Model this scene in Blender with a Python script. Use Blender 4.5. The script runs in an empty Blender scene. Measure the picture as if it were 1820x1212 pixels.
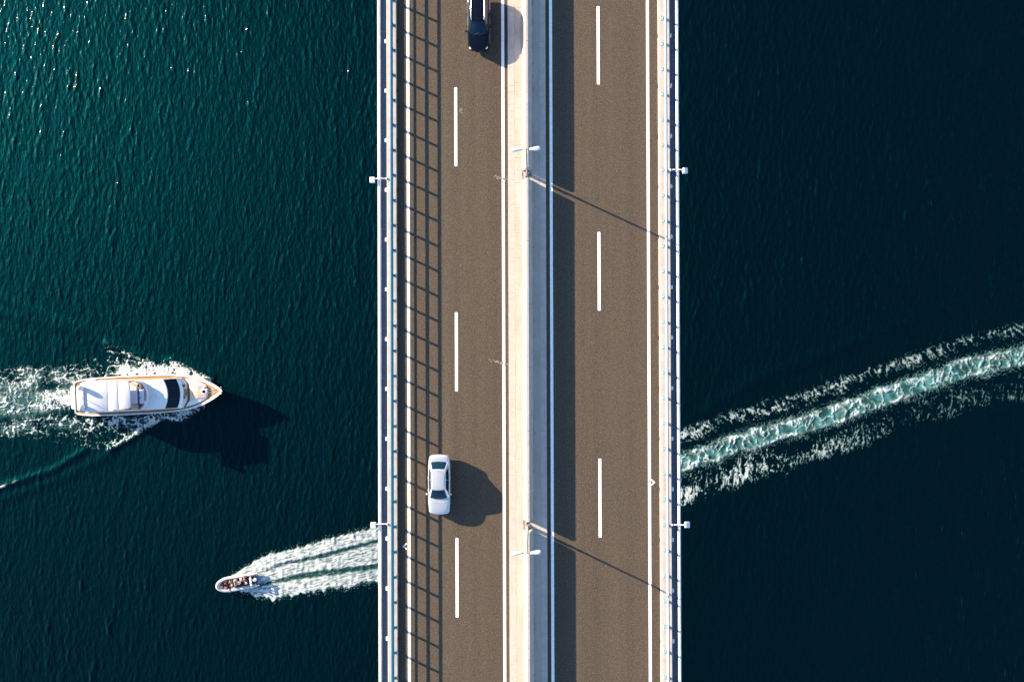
import bpy, bmesh, math, random
import numpy as np
from mathutils import Vector, Matrix
R = math.radians
random.seed(7)
scene = bpy.context.scene
COL = scene.collection

# ------------------------------------------------------------------ camera
F_PX, CU, CV = 1415.0, 910.0, 606.0          # focal length and centre in photo pixels (1820 x 1212)
CAM_H, WATER = 63.5, -65.0                   # camera above the road, water level (road = 0)
NADIR = (952.0, 615.0)
zc = -Vector(((NADIR[0]-CU)/F_PX, -(NADIR[1]-CV)/F_PX, -1.0)).normalized()
roll = R(0.2)
yc = Vector((-math.sin(roll), math.cos(roll), 0)); yc = (yc - zc*yc.dot(zc)).normalized()
xc = yc.cross(zc)
ROT = Matrix((xc, yc, zc))                   # camera -> world
cam_data = bpy.data.cameras.new('camera'); cam = bpy.data.objects.new('camera', cam_data)
COL.objects.link(cam)
cam_data.sensor_width = 36; cam_data.lens = 36*F_PX/1820
cam_data.clip_start = 0.5; cam_data.clip_end = 12000
M4 = ROT.to_4x4(); M4.translation = (0, 0, CAM_H); cam.matrix_world = M4
scene.camera = cam

def P(u, v, z=0.0):
    """photo pixel -> world point on the horizontal plane at height z"""
    d = ROT @ Vector(((u-CU)/F_PX, -(v-CV)/F_PX, -1.0))
    t = (z-CAM_H)/d.z
    return Vector((d.x*t, d.y*t, z))

def to_uv(x, y, z):
    Rm = np.array(ROT)
    p = np.stack([x, y, z-CAM_H+0*x], -1) @ Rm      # world -> camera (R transposed)
    return CU + F_PX*p[..., 0]/-p[..., 2], CV - F_PX*p[..., 1]/-p[..., 2]

# ------------------------------------------------------------------ light
EL = R(15.9)
SH = Vector((0.903, -0.43, 0)).normalized()          # where shadows fall
world = bpy.data.worlds.new('World'); scene.world = world; world.use_nodes = True
nt = world.node_tree; bg = nt.nodes['Background']
sky = nt.nodes.new('ShaderNodeTexSky'); sky.sky_type = 'NISHITA'; sky.sun_disc = False
sky.sun_elevation = EL; sky.sun_rotation = math.atan2(-SH.x, -SH.y)
sky.air_density = 1.0; sky.dust_density = 0.5; sky.ozone_density = 3.0
nt.links.new(sky.outputs[0], bg.inputs[0]); bg.inputs[1].default_value = 0.092
sl = bpy.data.lights.new('sun', 'SUN'); sl.energy = 5.0; sl.angle = R(0.5); sl.color = (1.0, 0.78, 0.54)
sun = bpy.data.objects.new('sun', sl); COL.objects.link(sun)
sun.rotation_mode = 'QUATERNION'
sun.rotation_quaternion = (SH*math.cos(EL) - Vector((0, 0, math.sin(EL)))).to_track_quat('-Z', 'Y')
vs = scene.view_settings
vs.view_transform = 'Standard'; vs.look = 'None'; vs.gamma = 1; vs.use_curve_mapping = False
vs.exposure = 2.35

# ------------------------------------------------------------------ materials
def nodes_of(name):
    m = bpy.data.materials.new(name); m.use_nodes = True
    return m, m.node_tree.nodes, m.node_tree.links, m.node_tree.nodes['Principled BSDF']

def rgba(c): return (c[0], c[1], c[2], 1)

def pm(name, c1, c2=None, scale=3.0, rough=0.5, metal=0.0, bump=0.0, bscale=None, coat=0.0, detail=4, stretch=(1, 1, 1), lo=0.35, hi=0.65, alpha=1.0, trans=0.0, spec=0.5):
    """procedural two-tone material: noise in world space mixes c1 and c2"""
    m, N, L, b = nodes_of(name)
    if c2 is None: c2 = tuple(x*0.86 for x in c1)
    g = N.new('ShaderNodeNewGeometry'); mp = N.new('ShaderNodeMapping'); mp.inputs['Scale'].default_value = stretch
    L.new(g.outputs['Position'], mp.inputs[0])
    n = N.new('ShaderNodeTexNoise'); n.inputs['Scale'].default_value = scale; n.inputs['Detail'].default_value = detail
    L.new(mp.outputs[0], n.inputs['Vector'])
    r = N.new('ShaderNodeMapRange'); r.inputs[1].default_value = lo; r.inputs[2].default_value = hi
    L.new(n.outputs[0], r.inputs[0])
    mx = N.new('ShaderNodeMix'); mx.data_type = 'RGBA'
    mx.inputs[6].default_value = rgba(c1); mx.inputs[7].default_value = rgba(c2)
    L.new(r.outputs[0], mx.inputs[0]); L.new(mx.outputs[2], b.inputs['Base Color'])
    b.inputs['Roughness'].default_value = rough; b.inputs['Metallic'].default_value = metal
    b.inputs['Coat Weight'].default_value = coat; b.inputs['Coat Roughness'].default_value = 0.05
    b.inputs['Specular IOR Level'].default_value = spec
    if trans: b.inputs['Transmission Weight'].default_value = trans
    b.inputs['Alpha'].default_value = alpha
    if bump:
        n2 = N.new('ShaderNodeTexNoise'); n2.inputs['Scale'].default_value = bscale or scale*4; n2.inputs['Detail'].default_value = 3
        L.new(g.outputs['Position'], n2.inputs['Vector'])
        bp = N.new('ShaderNodeBump'); bp.inputs['Strength'].default_value = bump; bp.inputs['Distance'].default_value = 0.02
        L.new(n2.outputs[0], bp.inputs['Height']); L.new(bp.outputs[0], b.inputs['Normal'])
    return m

def asphalt_material():
    m, N, L, b = nodes_of('asphalt')
    g = N.new('ShaderNodeNewGeometry')
    def noise(scale, detail, stretch=(1, 1, 1), rough=0.5):
        mp = N.new('ShaderNodeMapping'); mp.inputs['Scale'].default_value = stretch
        L.new(g.outputs['Position'], mp.inputs[0])
        n = N.new('ShaderNodeTexNoise'); n.inputs['Scale'].default_value = scale
        n.inputs['Detail'].default_value = detail; n.inputs['Roughness'].default_value = rough
        L.new(mp.outputs[0], n.inputs['Vector']); return n.outputs[0]
    def rng(x, a, c, d=0.0, e=1.0):
        r = N.new('ShaderNodeMapRange'); r.inputs[1].default_value = a; r.inputs[2].default_value = c
        r.inputs[3].default_value = d; r.inputs[4].default_value = e
        L.new(x, r.inputs[0]); return r.outputs[0]
    def mix(f, A, B, mode='MIX'):
        x = N.new('ShaderNodeMix'); x.data_type = 'RGBA'; x.blend_type = mode
        if isinstance(f, float): x.inputs[0].default_value = f
        else: L.new(f, x.inputs[0])
        for i, q in ((6, A), (7, B)):
            if isinstance(q, tuple): x.inputs[i].default_value = rgba(q)
            else: L.new(q, x.inputs[i])
        return x.outputs[2]
    tracks = rng(noise(0.75, 3, (1, 0.010, 1)), 0.36, 0.64)
    c = mix(tracks, (0.068, 0.053, 0.037), (0.047, 0.0335, 0.026))
    c = mix(rng(noise(0.20, 4, (1, 0.40, 1)), 0.38, 0.68, 0.0, 0.7), c, (0.058, 0.046, 0.032))
    c = mix(rng(noise(1.3, 3, (1.8, 0.3, 1)), 0.45, 0.75, 0.0, 0.5), c, (0.044, 0.035, 0.028))
    c = mix(rng(noise(5.5, 2), 0.36, 0.60, 0.42, 0.0), c, (0.030, 0.024, 0.020))
    c = mix(rng(noise(9.0, 2), 0.53, 0.70, 0.0, 0.60), c, (0.100, 0.082, 0.056))
    c = mix(rng(noise(18.0, 1), 0.59, 0.70, 0.0, 0.85), c, (0.175, 0.145, 0.100))
    c = mix(rng(noise(27.0, 1), 0.28, 0.42, 0.65, 0.0), c, (0.020, 0.017, 0.015))
    L.new(c, b.inputs['Base Color']); b.inputs['Roughness'].default_value = 0.9
    b.inputs['Specular IOR Level'].default_value = 0.25
    bp = N.new('ShaderNodeBump'); bp.inputs['Strength'].default_value = 0.35; bp.inputs['Distance'].default_value = 0.01
    L.new(noise(14.0, 3), bp.inputs['Height']); L.new(bp.outputs[0], b.inputs['Normal'])
    return m

def water_material():
    m, N, L, b = nodes_of('sea_water')
    g = N.new('ShaderNodeNewGeometry')
    n = N.new('ShaderNodeTexNoise'); n.inputs['Scale'].default_value = 0.03; n.inputs['Detail'].default_value = 3
    L.new(g.outputs['Position'], n.inputs['Vector'])
    mx = N.new('ShaderNodeMix'); mx.data_type = 'RGBA'
    mx.inputs[6].default_value = (0.0, 0.0004, 0.0006, 1); mx.inputs[7].default_value = (0.0, 0.0007, 0.0009, 1)
    L.new(n.outputs[0], mx.inputs[0]); L.new(mx.outputs[2], b.inputs['Base Color'])
    b.inputs['Roughness'].default_value = 0.085; b.inputs['IOR'].default_value = 1.333; b.inputs['Specular IOR Level'].default_value = 0.07
    def ripple(scale, sx, sy, rot, detail):
        mp = N.new('ShaderNodeMapping'); mp.inputs['Scale'].default_value = (sx, sy, 1.0); mp.inputs['Rotation'].default_value = (0, 0, rot)
        L.new(g.outputs['Position'], mp.inputs[0])
        w = N.new('ShaderNodeTexNoise'); w.inputs['Scale'].default_value = scale; w.inputs['Detail'].default_value = detail; w.inputs['Roughness'].default_value = 0.55; w.inputs['Distortion'].default_value = 0.4
        L.new(mp.outputs[0], w.inputs['Vector']); return w.outputs[0]
    ad = N.new('ShaderNodeMath'); ad.operation = 'ADD'
    L.new(ripple(1.6, 1.0, 0.30, -0.10, 3), ad.inputs[0]); L.new(ripple(1.5, 1.0, 0.45, 0.22, 4), ad.inputs[1])
    bp = N.new('ShaderNodeBump'); bp.inputs['Strength'].default_value = 0.5; bp.inputs['Distance'].default_value = 0.25
    L.new(ad.outputs[0], bp.inputs['Height']); L.new(bp.outputs[0], b.inputs['Normal'])
    # light scattered back out of the water keeps a broad teal lobe around the mirror direction
    gl = N.new('ShaderNodeBsdfAnisotropic'); gl.inputs['Color'].default_value = (0.0, 0.0094, 0.0130, 1); gl.inputs['Roughness'].default_value = 0.52
    L.new(bp.outputs[0], gl.inputs['Normal'])
    sh = N.new('ShaderNodeAddShader'); L.new(b.outputs[0], sh.inputs[0]); L.new(gl.outputs[0], sh.inputs[1])
    out = [q for q in N if q.type == 'OUTPUT_MATERIAL'][0]; L.new(sh.outputs[0], out.inputs['Surface'])
    return m

def foam_material():
    m, N, L, b = nodes_of('sea_foam')
    a = N.new('ShaderNodeAttribute'); a.attribute_name = 'foam'
    e = N.new('ShaderNodeAttribute'); e.attribute_name = 'aerated'
    g = N.new('ShaderNodeNewGeometry')
    n = N.new('ShaderNodeTexNoise'); n.inputs['Scale'].default_value = 3.0; n.inputs['Detail'].default_value = 4
    L.new(g.outputs['Position'], n.inputs['Vector'])
    deep = N.new('ShaderNodeMix'); deep.data_type = 'RGBA'
    deep.inputs[6].default_value = (0.006, 0.075, 0.075, 1); deep.inputs[7].default_value = (0.035, 0.24, 0.22, 1)
    L.new(n.outputs[0], deep.inputs[0])
    mx = N.new('ShaderNodeMix'); mx.data_type = 'RGBA'; mx.inputs[7].default_value = (0.45, 0.48, 0.49, 1)
    L.new(a.outputs['Fac'], mx.inputs[0]); L.new(deep.outputs[2], mx.inputs[6])
    L.new(mx.outputs[2], b.inputs['Base Color']); b.inputs['Roughness'].default_value = 0.55
    bp = N.new('ShaderNodeBump'); bp.inputs['Strength'].default_value = 0.35; bp.inputs['Distance'].default_value = 0.05
    n2 = N.new('ShaderNodeTexNoise'); n2.inputs['Scale'].default_value = 5.0; n2.inputs['Detail'].default_value = 4
    L.new(g.outputs['Position'], n2.inputs['Vector']); L.new(n2.outputs[0], bp.inputs['Height']); L.new(bp.outputs[0], b.inputs['Normal'])
    mxx = N.new('ShaderNodeMath'); mxx.operation = 'MAXIMUM'
    L.new(a.outputs['Fac'], mxx.inputs[0]); L.new(e.outputs['Fac'], mxx.inputs[1])
    L.new(mxx.outputs[0], b.inputs['Alpha'])
    return m

MT = {
 'asphalt': asphalt_material(), 'water': water_material(), 'foam': foam_material(),
 'line': pm('road_paint', (0.78, 0.76, 0.72), (0.60, 0.57, 0.52), 6, 0.7, bump=0.2, lo=0.45, hi=0.8),
 'smear': pm('dried_mortar', (0.2, 0.175, 0.13), (0.14, 0.12, 0.09), 8, 0.9),
 'kerb': pm('kerb_concrete', (0.375, 0.345, 0.318), (0.315, 0.288, 0.265), 1.6, 0.85, bump=0.25, bscale=14),
 'paving': pm('paving_concrete', (0.40, 0.34, 0.295), (0.345, 0.285, 0.235), 1.1, 0.9, bump=0.3, bscale=12, stretch=(1, 0.35, 1)),
 'kerbstone': pm('kerbstone_concrete', (0.41, 0.352, 0.312), (0.36, 0.308, 0.27), 1.7, 0.9, bump=0.3, bscale=12),
 'barrier': pm('barrier_concrete', (0.33, 0.295, 0.27), (0.285, 0.255, 0.235), 1.3, 0.85, bump=0.25, bscale=10),
 'stain': pm('rust_stain', (0.40, 0.29, 0.17), (0.30, 0.24, 0.18), 2.0, 0.9),
 'deck': pm('bridge_concrete', (0.36, 0.34, 0.31), (0.28, 0.265, 0.24), 0.5, 0.9, bump=0.2),
 'walkway': pm('blue_grey_sheet', (0.035, 0.065, 0.11), (0.05, 0.075, 0.12), 2.2, 0.6),
 'pipe': pm('white_pipe', (0.78, 0.77, 0.76), (0.66, 0.65, 0.63), 1.5, 0.45),
 'blue': pm('blue_paint', (0.001, 0.105, 0.185), (0.002, 0.085, 0.15), 4.0, 0.5),
 'paleblue': pm('sunlit_blue_paint', (0.50, 0.57, 0.62), (0.40, 0.50, 0.58), 3.0, 0.5),  # blue paint lightened: sunlit look of one top rail put into the colour
 'plate': pm('pale_blue_plate', (0.27, 0.34, 0.38), (0.32, 0.37, 0.39), 8.0, 0.6),
 'black': pm('black_hole', (0.01, 0.01, 0.011), (0.016, 0.015, 0.015), 5, 0.9),
 'white': pm('white_paint', (0.62, 0.63, 0.64), (0.55, 0.56, 0.57), 2.0, 0.4),
 'steel': pm('galvanised_steel', (0.33, 0.33, 0.35), (0.25, 0.25, 0.27), 6.0, 0.5, metal=0.5),
 'brown': pm('rusted_steel', (0.20, 0.10, 0.06), (0.12, 0.07, 0.05), 9.0, 0.8),
 'red': pm('red_spray_paint', (0.75, 0.16, 0.10), (0.72, 0.34, 0.26), 14.0, 0.8),
 'gel': pm('white_gelcoat', (0.60, 0.595, 0.59), (0.55, 0.545, 0.54), 0.8, 0.28, coat=0.4),
 'canvas': pm('white_canvas', (0.55, 0.55, 0.55), (0.48, 0.48, 0.49), 1.2, 0.75, bump=0.15),
 'greycanvas': pm('cool_white_canvas', (0.48, 0.50, 0.54), (0.42, 0.45, 0.50), 1.0, 0.75, bump=0.15),
 'teak': pm('teak_deck', (0.30, 0.145, 0.038), (0.23, 0.11, 0.028), 3.0, 0.6, stretch=(0.5, 6, 1)),
 'teakd': pm('varnished_teak', (0.30, 0.11, 0.025), (0.22, 0.08, 0.02), 4.0, 0.45),
 'beige': pm('beige_cushion', (0.60, 0.47, 0.34), (0.52, 0.41, 0.30), 3.0, 0.85, bump=0.2),
 'tan': pm('tan_cushion', (0.42, 0.34, 0.25), (0.33, 0.27, 0.20), 6.0, 0.85, stretch=(6, 1, 1)),
 'lav': pm('lavender_white_table', (0.50, 0.47, 0.58), (0.46, 0.44, 0.54), 2.0, 0.5),
 'navyglass': pm('dark_navy_glass', (0.0015, 0.0025, 0.009), (0.002, 0.004, 0.012), 1.0, 0.08, spec=0.3),
 'purple': pm('purple_acrylic', (0.17, 0.08, 0.22), (0.24, 0.13, 0.28), 1.4, 0.15, coat=0.5),
 'navy': pm('navy_vinyl', (0.006, 0.012, 0.045), (0.01, 0.018, 0.06), 5, 0.35),
 'maroon': pm('maroon_slats', (0.38, 0.16, 0.15), (0.48, 0.30, 0.27), 9, 0.8, stretch=(8, 0.2, 1)),
 'darkbrown': pm('dark_brown_cushion', (0.07, 0.045, 0.04), (0.11, 0.07, 0.06), 6, 0.8),
 'chrome': pm('polished_steel', (0.62, 0.63, 0.65), (0.5, 0.5, 0.52), 6, 0.18, metal=1.0),
 'silver': pm('silver_paint', (0.40, 0.43, 0.46), (0.38, 0.41, 0.445), 1.5, 0.32, metal=0.35, coat=0.8),
 'blackpaint': pm('black_car_paint', (0.002, 0.0035, 0.007), (0.0025, 0.004, 0.009), 2.0, 0.10, coat=0.10, spec=0.14),
 'glass': pm('car_glass', (0.001, 0.010, 0.022), (0.002, 0.017, 0.032), 3.0, 0.06, coat=0.1, spec=0.3),
 'tyre': pm('tyre_rubber', (0.012, 0.012, 0.013), (0.02, 0.02, 0.02), 9, 0.85),
 'rim': pm('alloy_rim', (0.45, 0.46, 0.48), (0.35, 0.36, 0.38), 5, 0.3, metal=0.8),
 'lamp': pm('lamp_glass', (0.62, 0.58, 0.52), (0.5, 0.5, 0.5), 6, 0.12, coat=0.6),
 'tail': pm('tail_lamp', (0.35, 0.03, 0.03), (0.45, 0.12, 0.08), 6, 0.2, coat=0.5),
 'trim': pm('black_trim', (0.015, 0.015, 0.017), (0.03, 0.03, 0.032), 6, 0.6),
 'tube': pm('inflatable_white', (0.40, 0.40, 0.44), (0.34, 0.34, 0.39), 1.6, 0.5),
 'rubber': pm('dark_blue_rubber', (0.02, 0.05, 0.10), (0.03, 0.06, 0.12), 3, 0.6),
 'ribdeck': pm('dark_boat_deck', (0.035, 0.028, 0.032), (0.06, 0.045, 0.05), 4, 0.8),
 'grey': pm('grey_vinyl', (0.33, 0.34, 0.36), (0.25, 0.26, 0.28), 4, 0.6),
 'skin': pm('tanned_skin', (0.44, 0.20, 0.10), (0.38, 0.165, 0.08), 5, 0.6),
 'hair': pm('dark_hair', (0.03, 0.016, 0.01), (0.05, 0.026, 0.015), 20, 0.6),
 'fair': pm('light_brown_hair', (0.20, 0.11, 0.05), (0.14, 0.075, 0.035), 20, 0.6),
 'cl_blue': pm('blue_cloth', (0.02, 0.05, 0.22), (0.015, 0.035, 0.15), 6, 0.9),
 'cl_white': pm('white_cloth', (0.72, 0.72, 0.74), (0.6, 0.6, 0.64), 5, 0.9),
 'cl_orange': pm('orange_cloth', (0.62, 0.20, 0.03), (0.48, 0.14, 0.02), 5, 0.9),
 'cl_red': pm('red_cloth', (0.45, 0.05, 0.04), (0.35, 0.03, 0.03), 5, 0.9),
 'cl_black': pm('black_cloth', (0.014, 0.014, 0.018), (0.025, 0.025, 0.03), 5, 0.9),
 'cl_grey': pm('grey_cloth', (0.28, 0.29, 0.31), (0.2, 0.21, 0.23), 5, 0.9),
}

# ------------------------------------------------------------------ object helpers
def link(name, data, parent=None, loc=None):
    o = bpy.data.objects.new(name, data); COL.objects.link(o)
    if parent is not None: o.parent = parent
    if loc is not None: o.location = loc
    return o

def tag(o, label=None, cat=None, group=None, kind=None):
    if label: o['label'] = label
    if cat: o['category'] = cat
    if group: o['group'] = group
    if kind: o['kind'] = kind
    return o

def root(name, loc, rz=0.0, label=None, cat=None, group=None):
    o = link(name, None); o.location = loc; o.rotation_euler = (0, 0, rz); o.empty_display_size = 0.3
    return tag(o, label, cat, group)

class MB:
    def __init__(s): s.bm = bmesh.new()
    def box(s, x0, x1, y0, y1, z0, z1, bev=0.0, seg=1):
        r = bmesh.ops.create_cube(s.bm, size=1.0)
        vs_ = r['verts']
        for v in vs_:
            v.co = Vector(((x0+x1)/2 + v.co.x*(x1-x0), (y0+y1)/2 + v.co.y*(y1-y0), (z0+z1)/2 + v.co.z*(z1-z0)))
        if bev:
            es = list({e for v in vs_ for e in v.link_edges})
            bmesh.ops.bevel(s.bm, geom=es, offset=bev, segments=seg, affect='EDGES', profile=0.5)
        return s
    def loft(s, rings, close=True, cap0=True, cap1=True):
        V = [[s.bm.verts.new(p) for p in r] for r in rings]
        n = len(V[0])
        for a, b in zip(V, V[1:]):
            for i in range(n if close else n-1):
                j = (i+1) % n
                try: s.bm.faces.new((a[i], a[j], b[j], b[i]))
                except ValueError: pass
        if close and cap0: s.bm.faces.new(list(reversed(V[0])))
        if close and cap1: s.bm.faces.new(V[-1])
        return s
    def prism(s, pts, z0, z1, bev=0.0, seg=2):
        """outline extruded up; bev rounds the top edge by insetting rings"""
        c = sum((Vector((p[0], p[1], 0)) for p in pts), Vector())/len(pts)
        def ring(z, ins):
            out = []
            n = len(pts)
            for i, p in enumerate(pts):
                a = Vector(pts[i-1][:2]); b = Vector(pts[(i+1) % n][:2]); q = Vector(p[:2])
                t = (b-a); nrm = Vector((t.y, -t.x)); 
                if nrm.length > 1e-9: nrm.normalize()
                if nrm.dot(q-c.xy) < 0: nrm = -nrm
                out.append((q.x-nrm.x*ins, q.y-nrm.y*ins, z))
            return out
        rings = [ring(z0, 0)]
        if bev:
            for k in range(seg+1):
                a = k/seg*math.pi/2
                rings.append(ring(z1-bev+bev*math.sin(a), bev*(1-math.cos(a))))
        else: rings.append(ring(z1, 0))
        return s.loft(rings)
    def tube(s, pts, rad, n=10, cap=True, sq=1.0):
        pts = [Vector(p) for p in pts]
        rads = rad if isinstance(rad, (list, tuple)) else [rad]*len(pts)
        rings = []; up = None
        for i, p in enumerate(pts):
            t = (pts[min(i+1, len(pts)-1)] - pts[max(i-1, 0)]).normalized()
            if up is None:
                up = Vector((0, 0, 1)) if abs(t.z) < 0.9 else Vector((0, 1, 0))
            x = t.cross(up).normalized(); up = x.cross(t).normalized()
            rings.append([tuple(p + (x*math.cos(2*math.pi*k/n) + up*math.sin(2*math.pi*k/n)*sq)*rads[i]) for k in range(n)])
        return s.loft(rings, True, cap, cap)
    def lathe(s, prof, c=(0, 0, 0), n=16):
        rings = [[(c[0]+r*math.cos(2*math.pi*k/n), c[1]+r*math.sin(2*math.pi*k/n), c[2]+z) for k in range(n)] for r, z in prof]
        return s.loft(rings)
    def ball(s, c, r, n=14, m=8):
        rr = r if isinstance(r, (list, tuple)) else (r, r, r)
        rings = []
        for i in range(1, m):
            a = -math.pi/2 + math.pi*i/m
            rings.append([(c[0]+rr[0]*math.cos(a)*math.cos(2*math.pi*k/n), c[1]+rr[1]*math.cos(a)*math.sin(2*math.pi*k/n), c[2]+rr[2]*math.sin(a)) for k in range(n)])
        return s.loft(rings)
    def grid(s, f, na, nb):
        V = [[s.bm.verts.new(f(i/na, j/nb)) for j in range(nb+1)] for i in range(na+1)]
        for i in range(na):
            for j in range(nb):
                s.bm.faces.new((V[i][j], V[i+1][j], V[i+1][j+1], V[i][j+1]))
        return s
    def data(s, name, mat, smooth=None, weld=0.0):
        if weld: bmesh.ops.remove_doubles(s.bm, verts=s.bm.verts, dist=weld)
        bmesh.ops.recalc_face_normals(s.bm, faces=s.bm.faces)
        me = bpy.data.meshes.new(name); s.bm.to_mesh(me); s.bm.free()
        me.materials.append(MT[mat] if isinstance(mat, str) else mat)
        if smooth is not None:
            me.polygons.foreach_set('use_smooth', [True]*len(me.polygons))
            if smooth < 180: me.set_sharp_from_angle(angle=R(smooth))
        return me
    def build(s, name, mat, parent=None, smooth=None, loc=None, weld=0.0):
        return link(name, s.data(name, mat, smooth, weld), parent, loc)

def rounded(x0, x1, y0, y1, r, n=5):
    out = []
    for cx, cy, a0 in ((x1-r, y1-r, 0), (x0+r, y1-r, 90), (x0+r, y0+r, 180), (x1-r, y0+r, 270)):
        for k in range(n+1):
            a = R(a0+90*k/n); out.append((cx+r*math.cos(a), cy+r*math.sin(a)))
    return out

def extrude_profile(name, prof, y0, y1, mat, parent=None, nseg=1, smooth=None):
    """(x, z) profile swept along the bridge"""
    m = MB(); m.loft([[(x, y0+(y1-y0)*k/nseg, z) for x, z in prof] for k in range(nseg+1)])
    return m.build(name, mat, parent, smooth)

# ------------------------------------------------------------------ numpy noise
_rng = np.random.default_rng(11)
_perm = np.concatenate([_rng.permutation(4096)]*2)
_ga = _rng.uniform(0, 2*np.pi, 4096)
def _h(ix, iy, seed): return _perm[(_perm[(ix + seed*131) & 4095] + iy) & 4095]
def perlin(x, y, seed=0):
    x0 = np.floor(x).astype(np.int64); y0 = np.floor(y).astype(np.int64)
    fx = x-x0; fy = y-y0
    u = fx*fx*fx*(fx*(fx*6-15)+10); v = fy*fy*fy*(fy*(fy*6-15)+10)
    def g(dx, dy):
        a = _ga[_h(x0+dx, y0+dy, seed)]
        return np.cos(a)*(fx-dx) + np.sin(a)*(fy-dy)
    a = g(0, 0); b = g(1, 0); c = g(0, 1); d = g(1, 1)
    return 1.5*((a+u*(b-a)) + v*((c+u*(d-c))-(a+u*(b-a))))
def fbm(x, y, seed=0, o=4, gain=0.5):
    s = 0; a = 1; t = 0
    for k in range(o):
        s = s + a*perlin(x*2**k, y*2**k, seed+k*7); t += a; a *= gain
    return s/t
def ridged(x, y, seed=0, o=3):
    s = 0; a = 1; t = 0
    for k in range(o):
        s = s + a*(1-np.abs(perlin(x*2**k, y*2**k, seed+k*7))*1.6); t += a; a *= 0.6
    return s/t
def worley(x, y, seed=0):
    ix = np.floor(x).astype(np.int64); iy = np.floor(y).astype(np.int64)
    f1 = np.full(x.shape, 9.0); f2 = np.full(x.shape, 9.0)
    for dx in (-1, 0, 1):
        for dy in (-1, 0, 1):
            h = _h(ix+dx, iy+dy, seed)
            px = ix+dx+(h*0.61803) % 1.0; py = iy+dy+(h*0.75487) % 1.0
            d = np.hypot(px-x, py-y)
            f2 = np.minimum(f2, np.maximum(f1, d)); f1 = np.minimum(f1, d)
    return f1, f2
def sstep(a, b, x):
    t = np.clip((x-a)/(b-a), 0, 1); return t*t*(3-2*t)
def interp(x, pts):
    a = np.array(pts, float); return np.interp(x, a[:, 0], a[:, 1])
def poly_sd(u, v, poly):
    """signed distance to a polygon, positive inside"""
    p = np.array(poly, float); q = np.roll(p, -1, 0)
    d = np.full(u.shape, 1e9); ins = np.zeros(u.shape, bool)
    for (ax, ay), (bx, by) in zip(p, q):
        ex, ey = bx-ax, by-ay
        t = np.clip(((u-ax)*ex+(v-ay)*ey)/(ex*ex+ey*ey+1e-12), 0, 1)
        d = np.minimum(d, np.hypot(u-ax-t*ex, v-ay-t*ey))
        c = ((ay > v) != (by > v)) & (u < ex*(v-ay)/(ey if abs(ey) > 1e-9 else 1e-9)+ax)
        ins ^= c
    return np.where(ins, d, -d)
def line_sd(u, v, pts):
    d = np.full(u.shape, 1e9)
    for (ax, ay), (bx, by) in zip(pts, pts[1:]):
        ex, ey = bx-ax, by-ay
        t = np.clip(((u-ax)*ex+(v-ay)*ey)/(ex*ex+ey*ey), 0, 1)
        d = np.minimum(d, np.hypot(u-ax-t*ex, v-ay-t*ey))
    return d

# ------------------------------------------------------------------ the sea
DX = 0.18
GX0, GX1, GY0, GY1 = -104.0, 92.0, -66.0, 66.0
NX = int((GX1-GX0)/DX)+1; NY = int((GY1-GY0)/DX)+1
gx = GX0 + DX*np.arange(NX); gy = GY0 + DX*np.arange(NY)
XX, YY = np.meshgrid(gx, gy)

def sea_height():
    rng = np.random.default_rng(5)
    kx = 2*np.pi*np.fft.fftfreq(NX, DX)[None, :]; ky = 2*np.pi*np.fft.fftfreq(NY, DX)[:, None]
    k = np.hypot(kx, ky)+1e-6
    def field(wl, ang, spread, slope, p, cut):
        th = np.arctan2(ky, kx)-R(ang)
        A = k**-p*np.exp(-(2*np.pi/wl/k)**2)*np.abs(np.cos(th))**spread*np.exp(-(k*cut)**2)
        h = np.fft.ifft2(A*np.exp(2j*np.pi*rng.random((NY, NX)))).real
        s = np.hypot(*np.gradient(h, DX)); return h*slope/np.sqrt((s**2).mean())
    h = field(1.3, 2, 4, 0.062, 2.4, 0.08) + field(4.0, -6, 6, 0.018, 3.0, 0.2) + field(0.8, 12, 1.5, 0.030, 2.0, 0.06)
    rms = h.std(); h = h + 0.25*h*h/rms
    h *= 1.0 + 0.35*fbm(XX*0.03, YY*0.03, 3, 3)*2
    U, V = to_uv(XX, YY, WATER)
    # swells that run out from the two wakes
    def ridge(pts, w, amp, u0=-1e9, u1=1e9):
        d = line_sd(U, V, pts)
        sgn = 1.0
        return amp*np.exp(-(d/w)**2)*sstep(0, 60, U-u0)*sstep(0, 60, u1-U)
    h += ridge([(1225, 742), (1370, 664), (1541, 600), (1677, 552), (1860, 476)], 13, 0.16, 1220)
    h += ridge([(1400, 690), (1560, 640), (1860, 545)], 10, 0.07, 1380)
    h += ridge([(1560, 824), (1813, 786), (1900, 770)], 14, 0.13, 1500)
    h += ridge([(150, 801), (140, 806), (118, 820), (96, 835), (60, 846), (0, 866), (-80, 895)], 7, 0.20)
    h += ridge([(200, 806), (120, 845), (0, 890), (-80, 915)], 9, 0.09)
    h += ridge([(191, 611), (120, 588), (60, 570), (0, 556), (-80, 540)], 9, 0.08)
    h += ridge([(150, 585), (80, 560), (0, 530), (-80, 505)], 9, 0.09)
    h += ridge([(378, 671), (343, 654), (306, 639), (290, 646), (262, 637), (214, 619), (191, 611)], 6, 0.22)
    h += ridge([(376, 717), (340, 742), (290, 748), (262, 764), (221, 786), (195, 799)], 6, 0.22)
    tp = np.clip(np.minimum(np.minimum(XX-GX0, GX1-XX), np.minimum(YY-GY0, GY1-YY))/8, 0, 1)
    return h*tp
HH = sea_height()
def h_at(x, y):
    fx = np.clip((x-GX0)/DX, 0, NX-1.001); fy = np.clip((y-GY0)/DX, 0, NY-1.001)
    i = fx.astype(int); j = fy.astype(int); a = fx-i; b = fy-j
    return (HH[j, i]*(1-a)+HH[j, i+1]*a)*(1-b) + (HH[j+1, i]*(1-a)+HH[j+1, i+1]*a)*b

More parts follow.
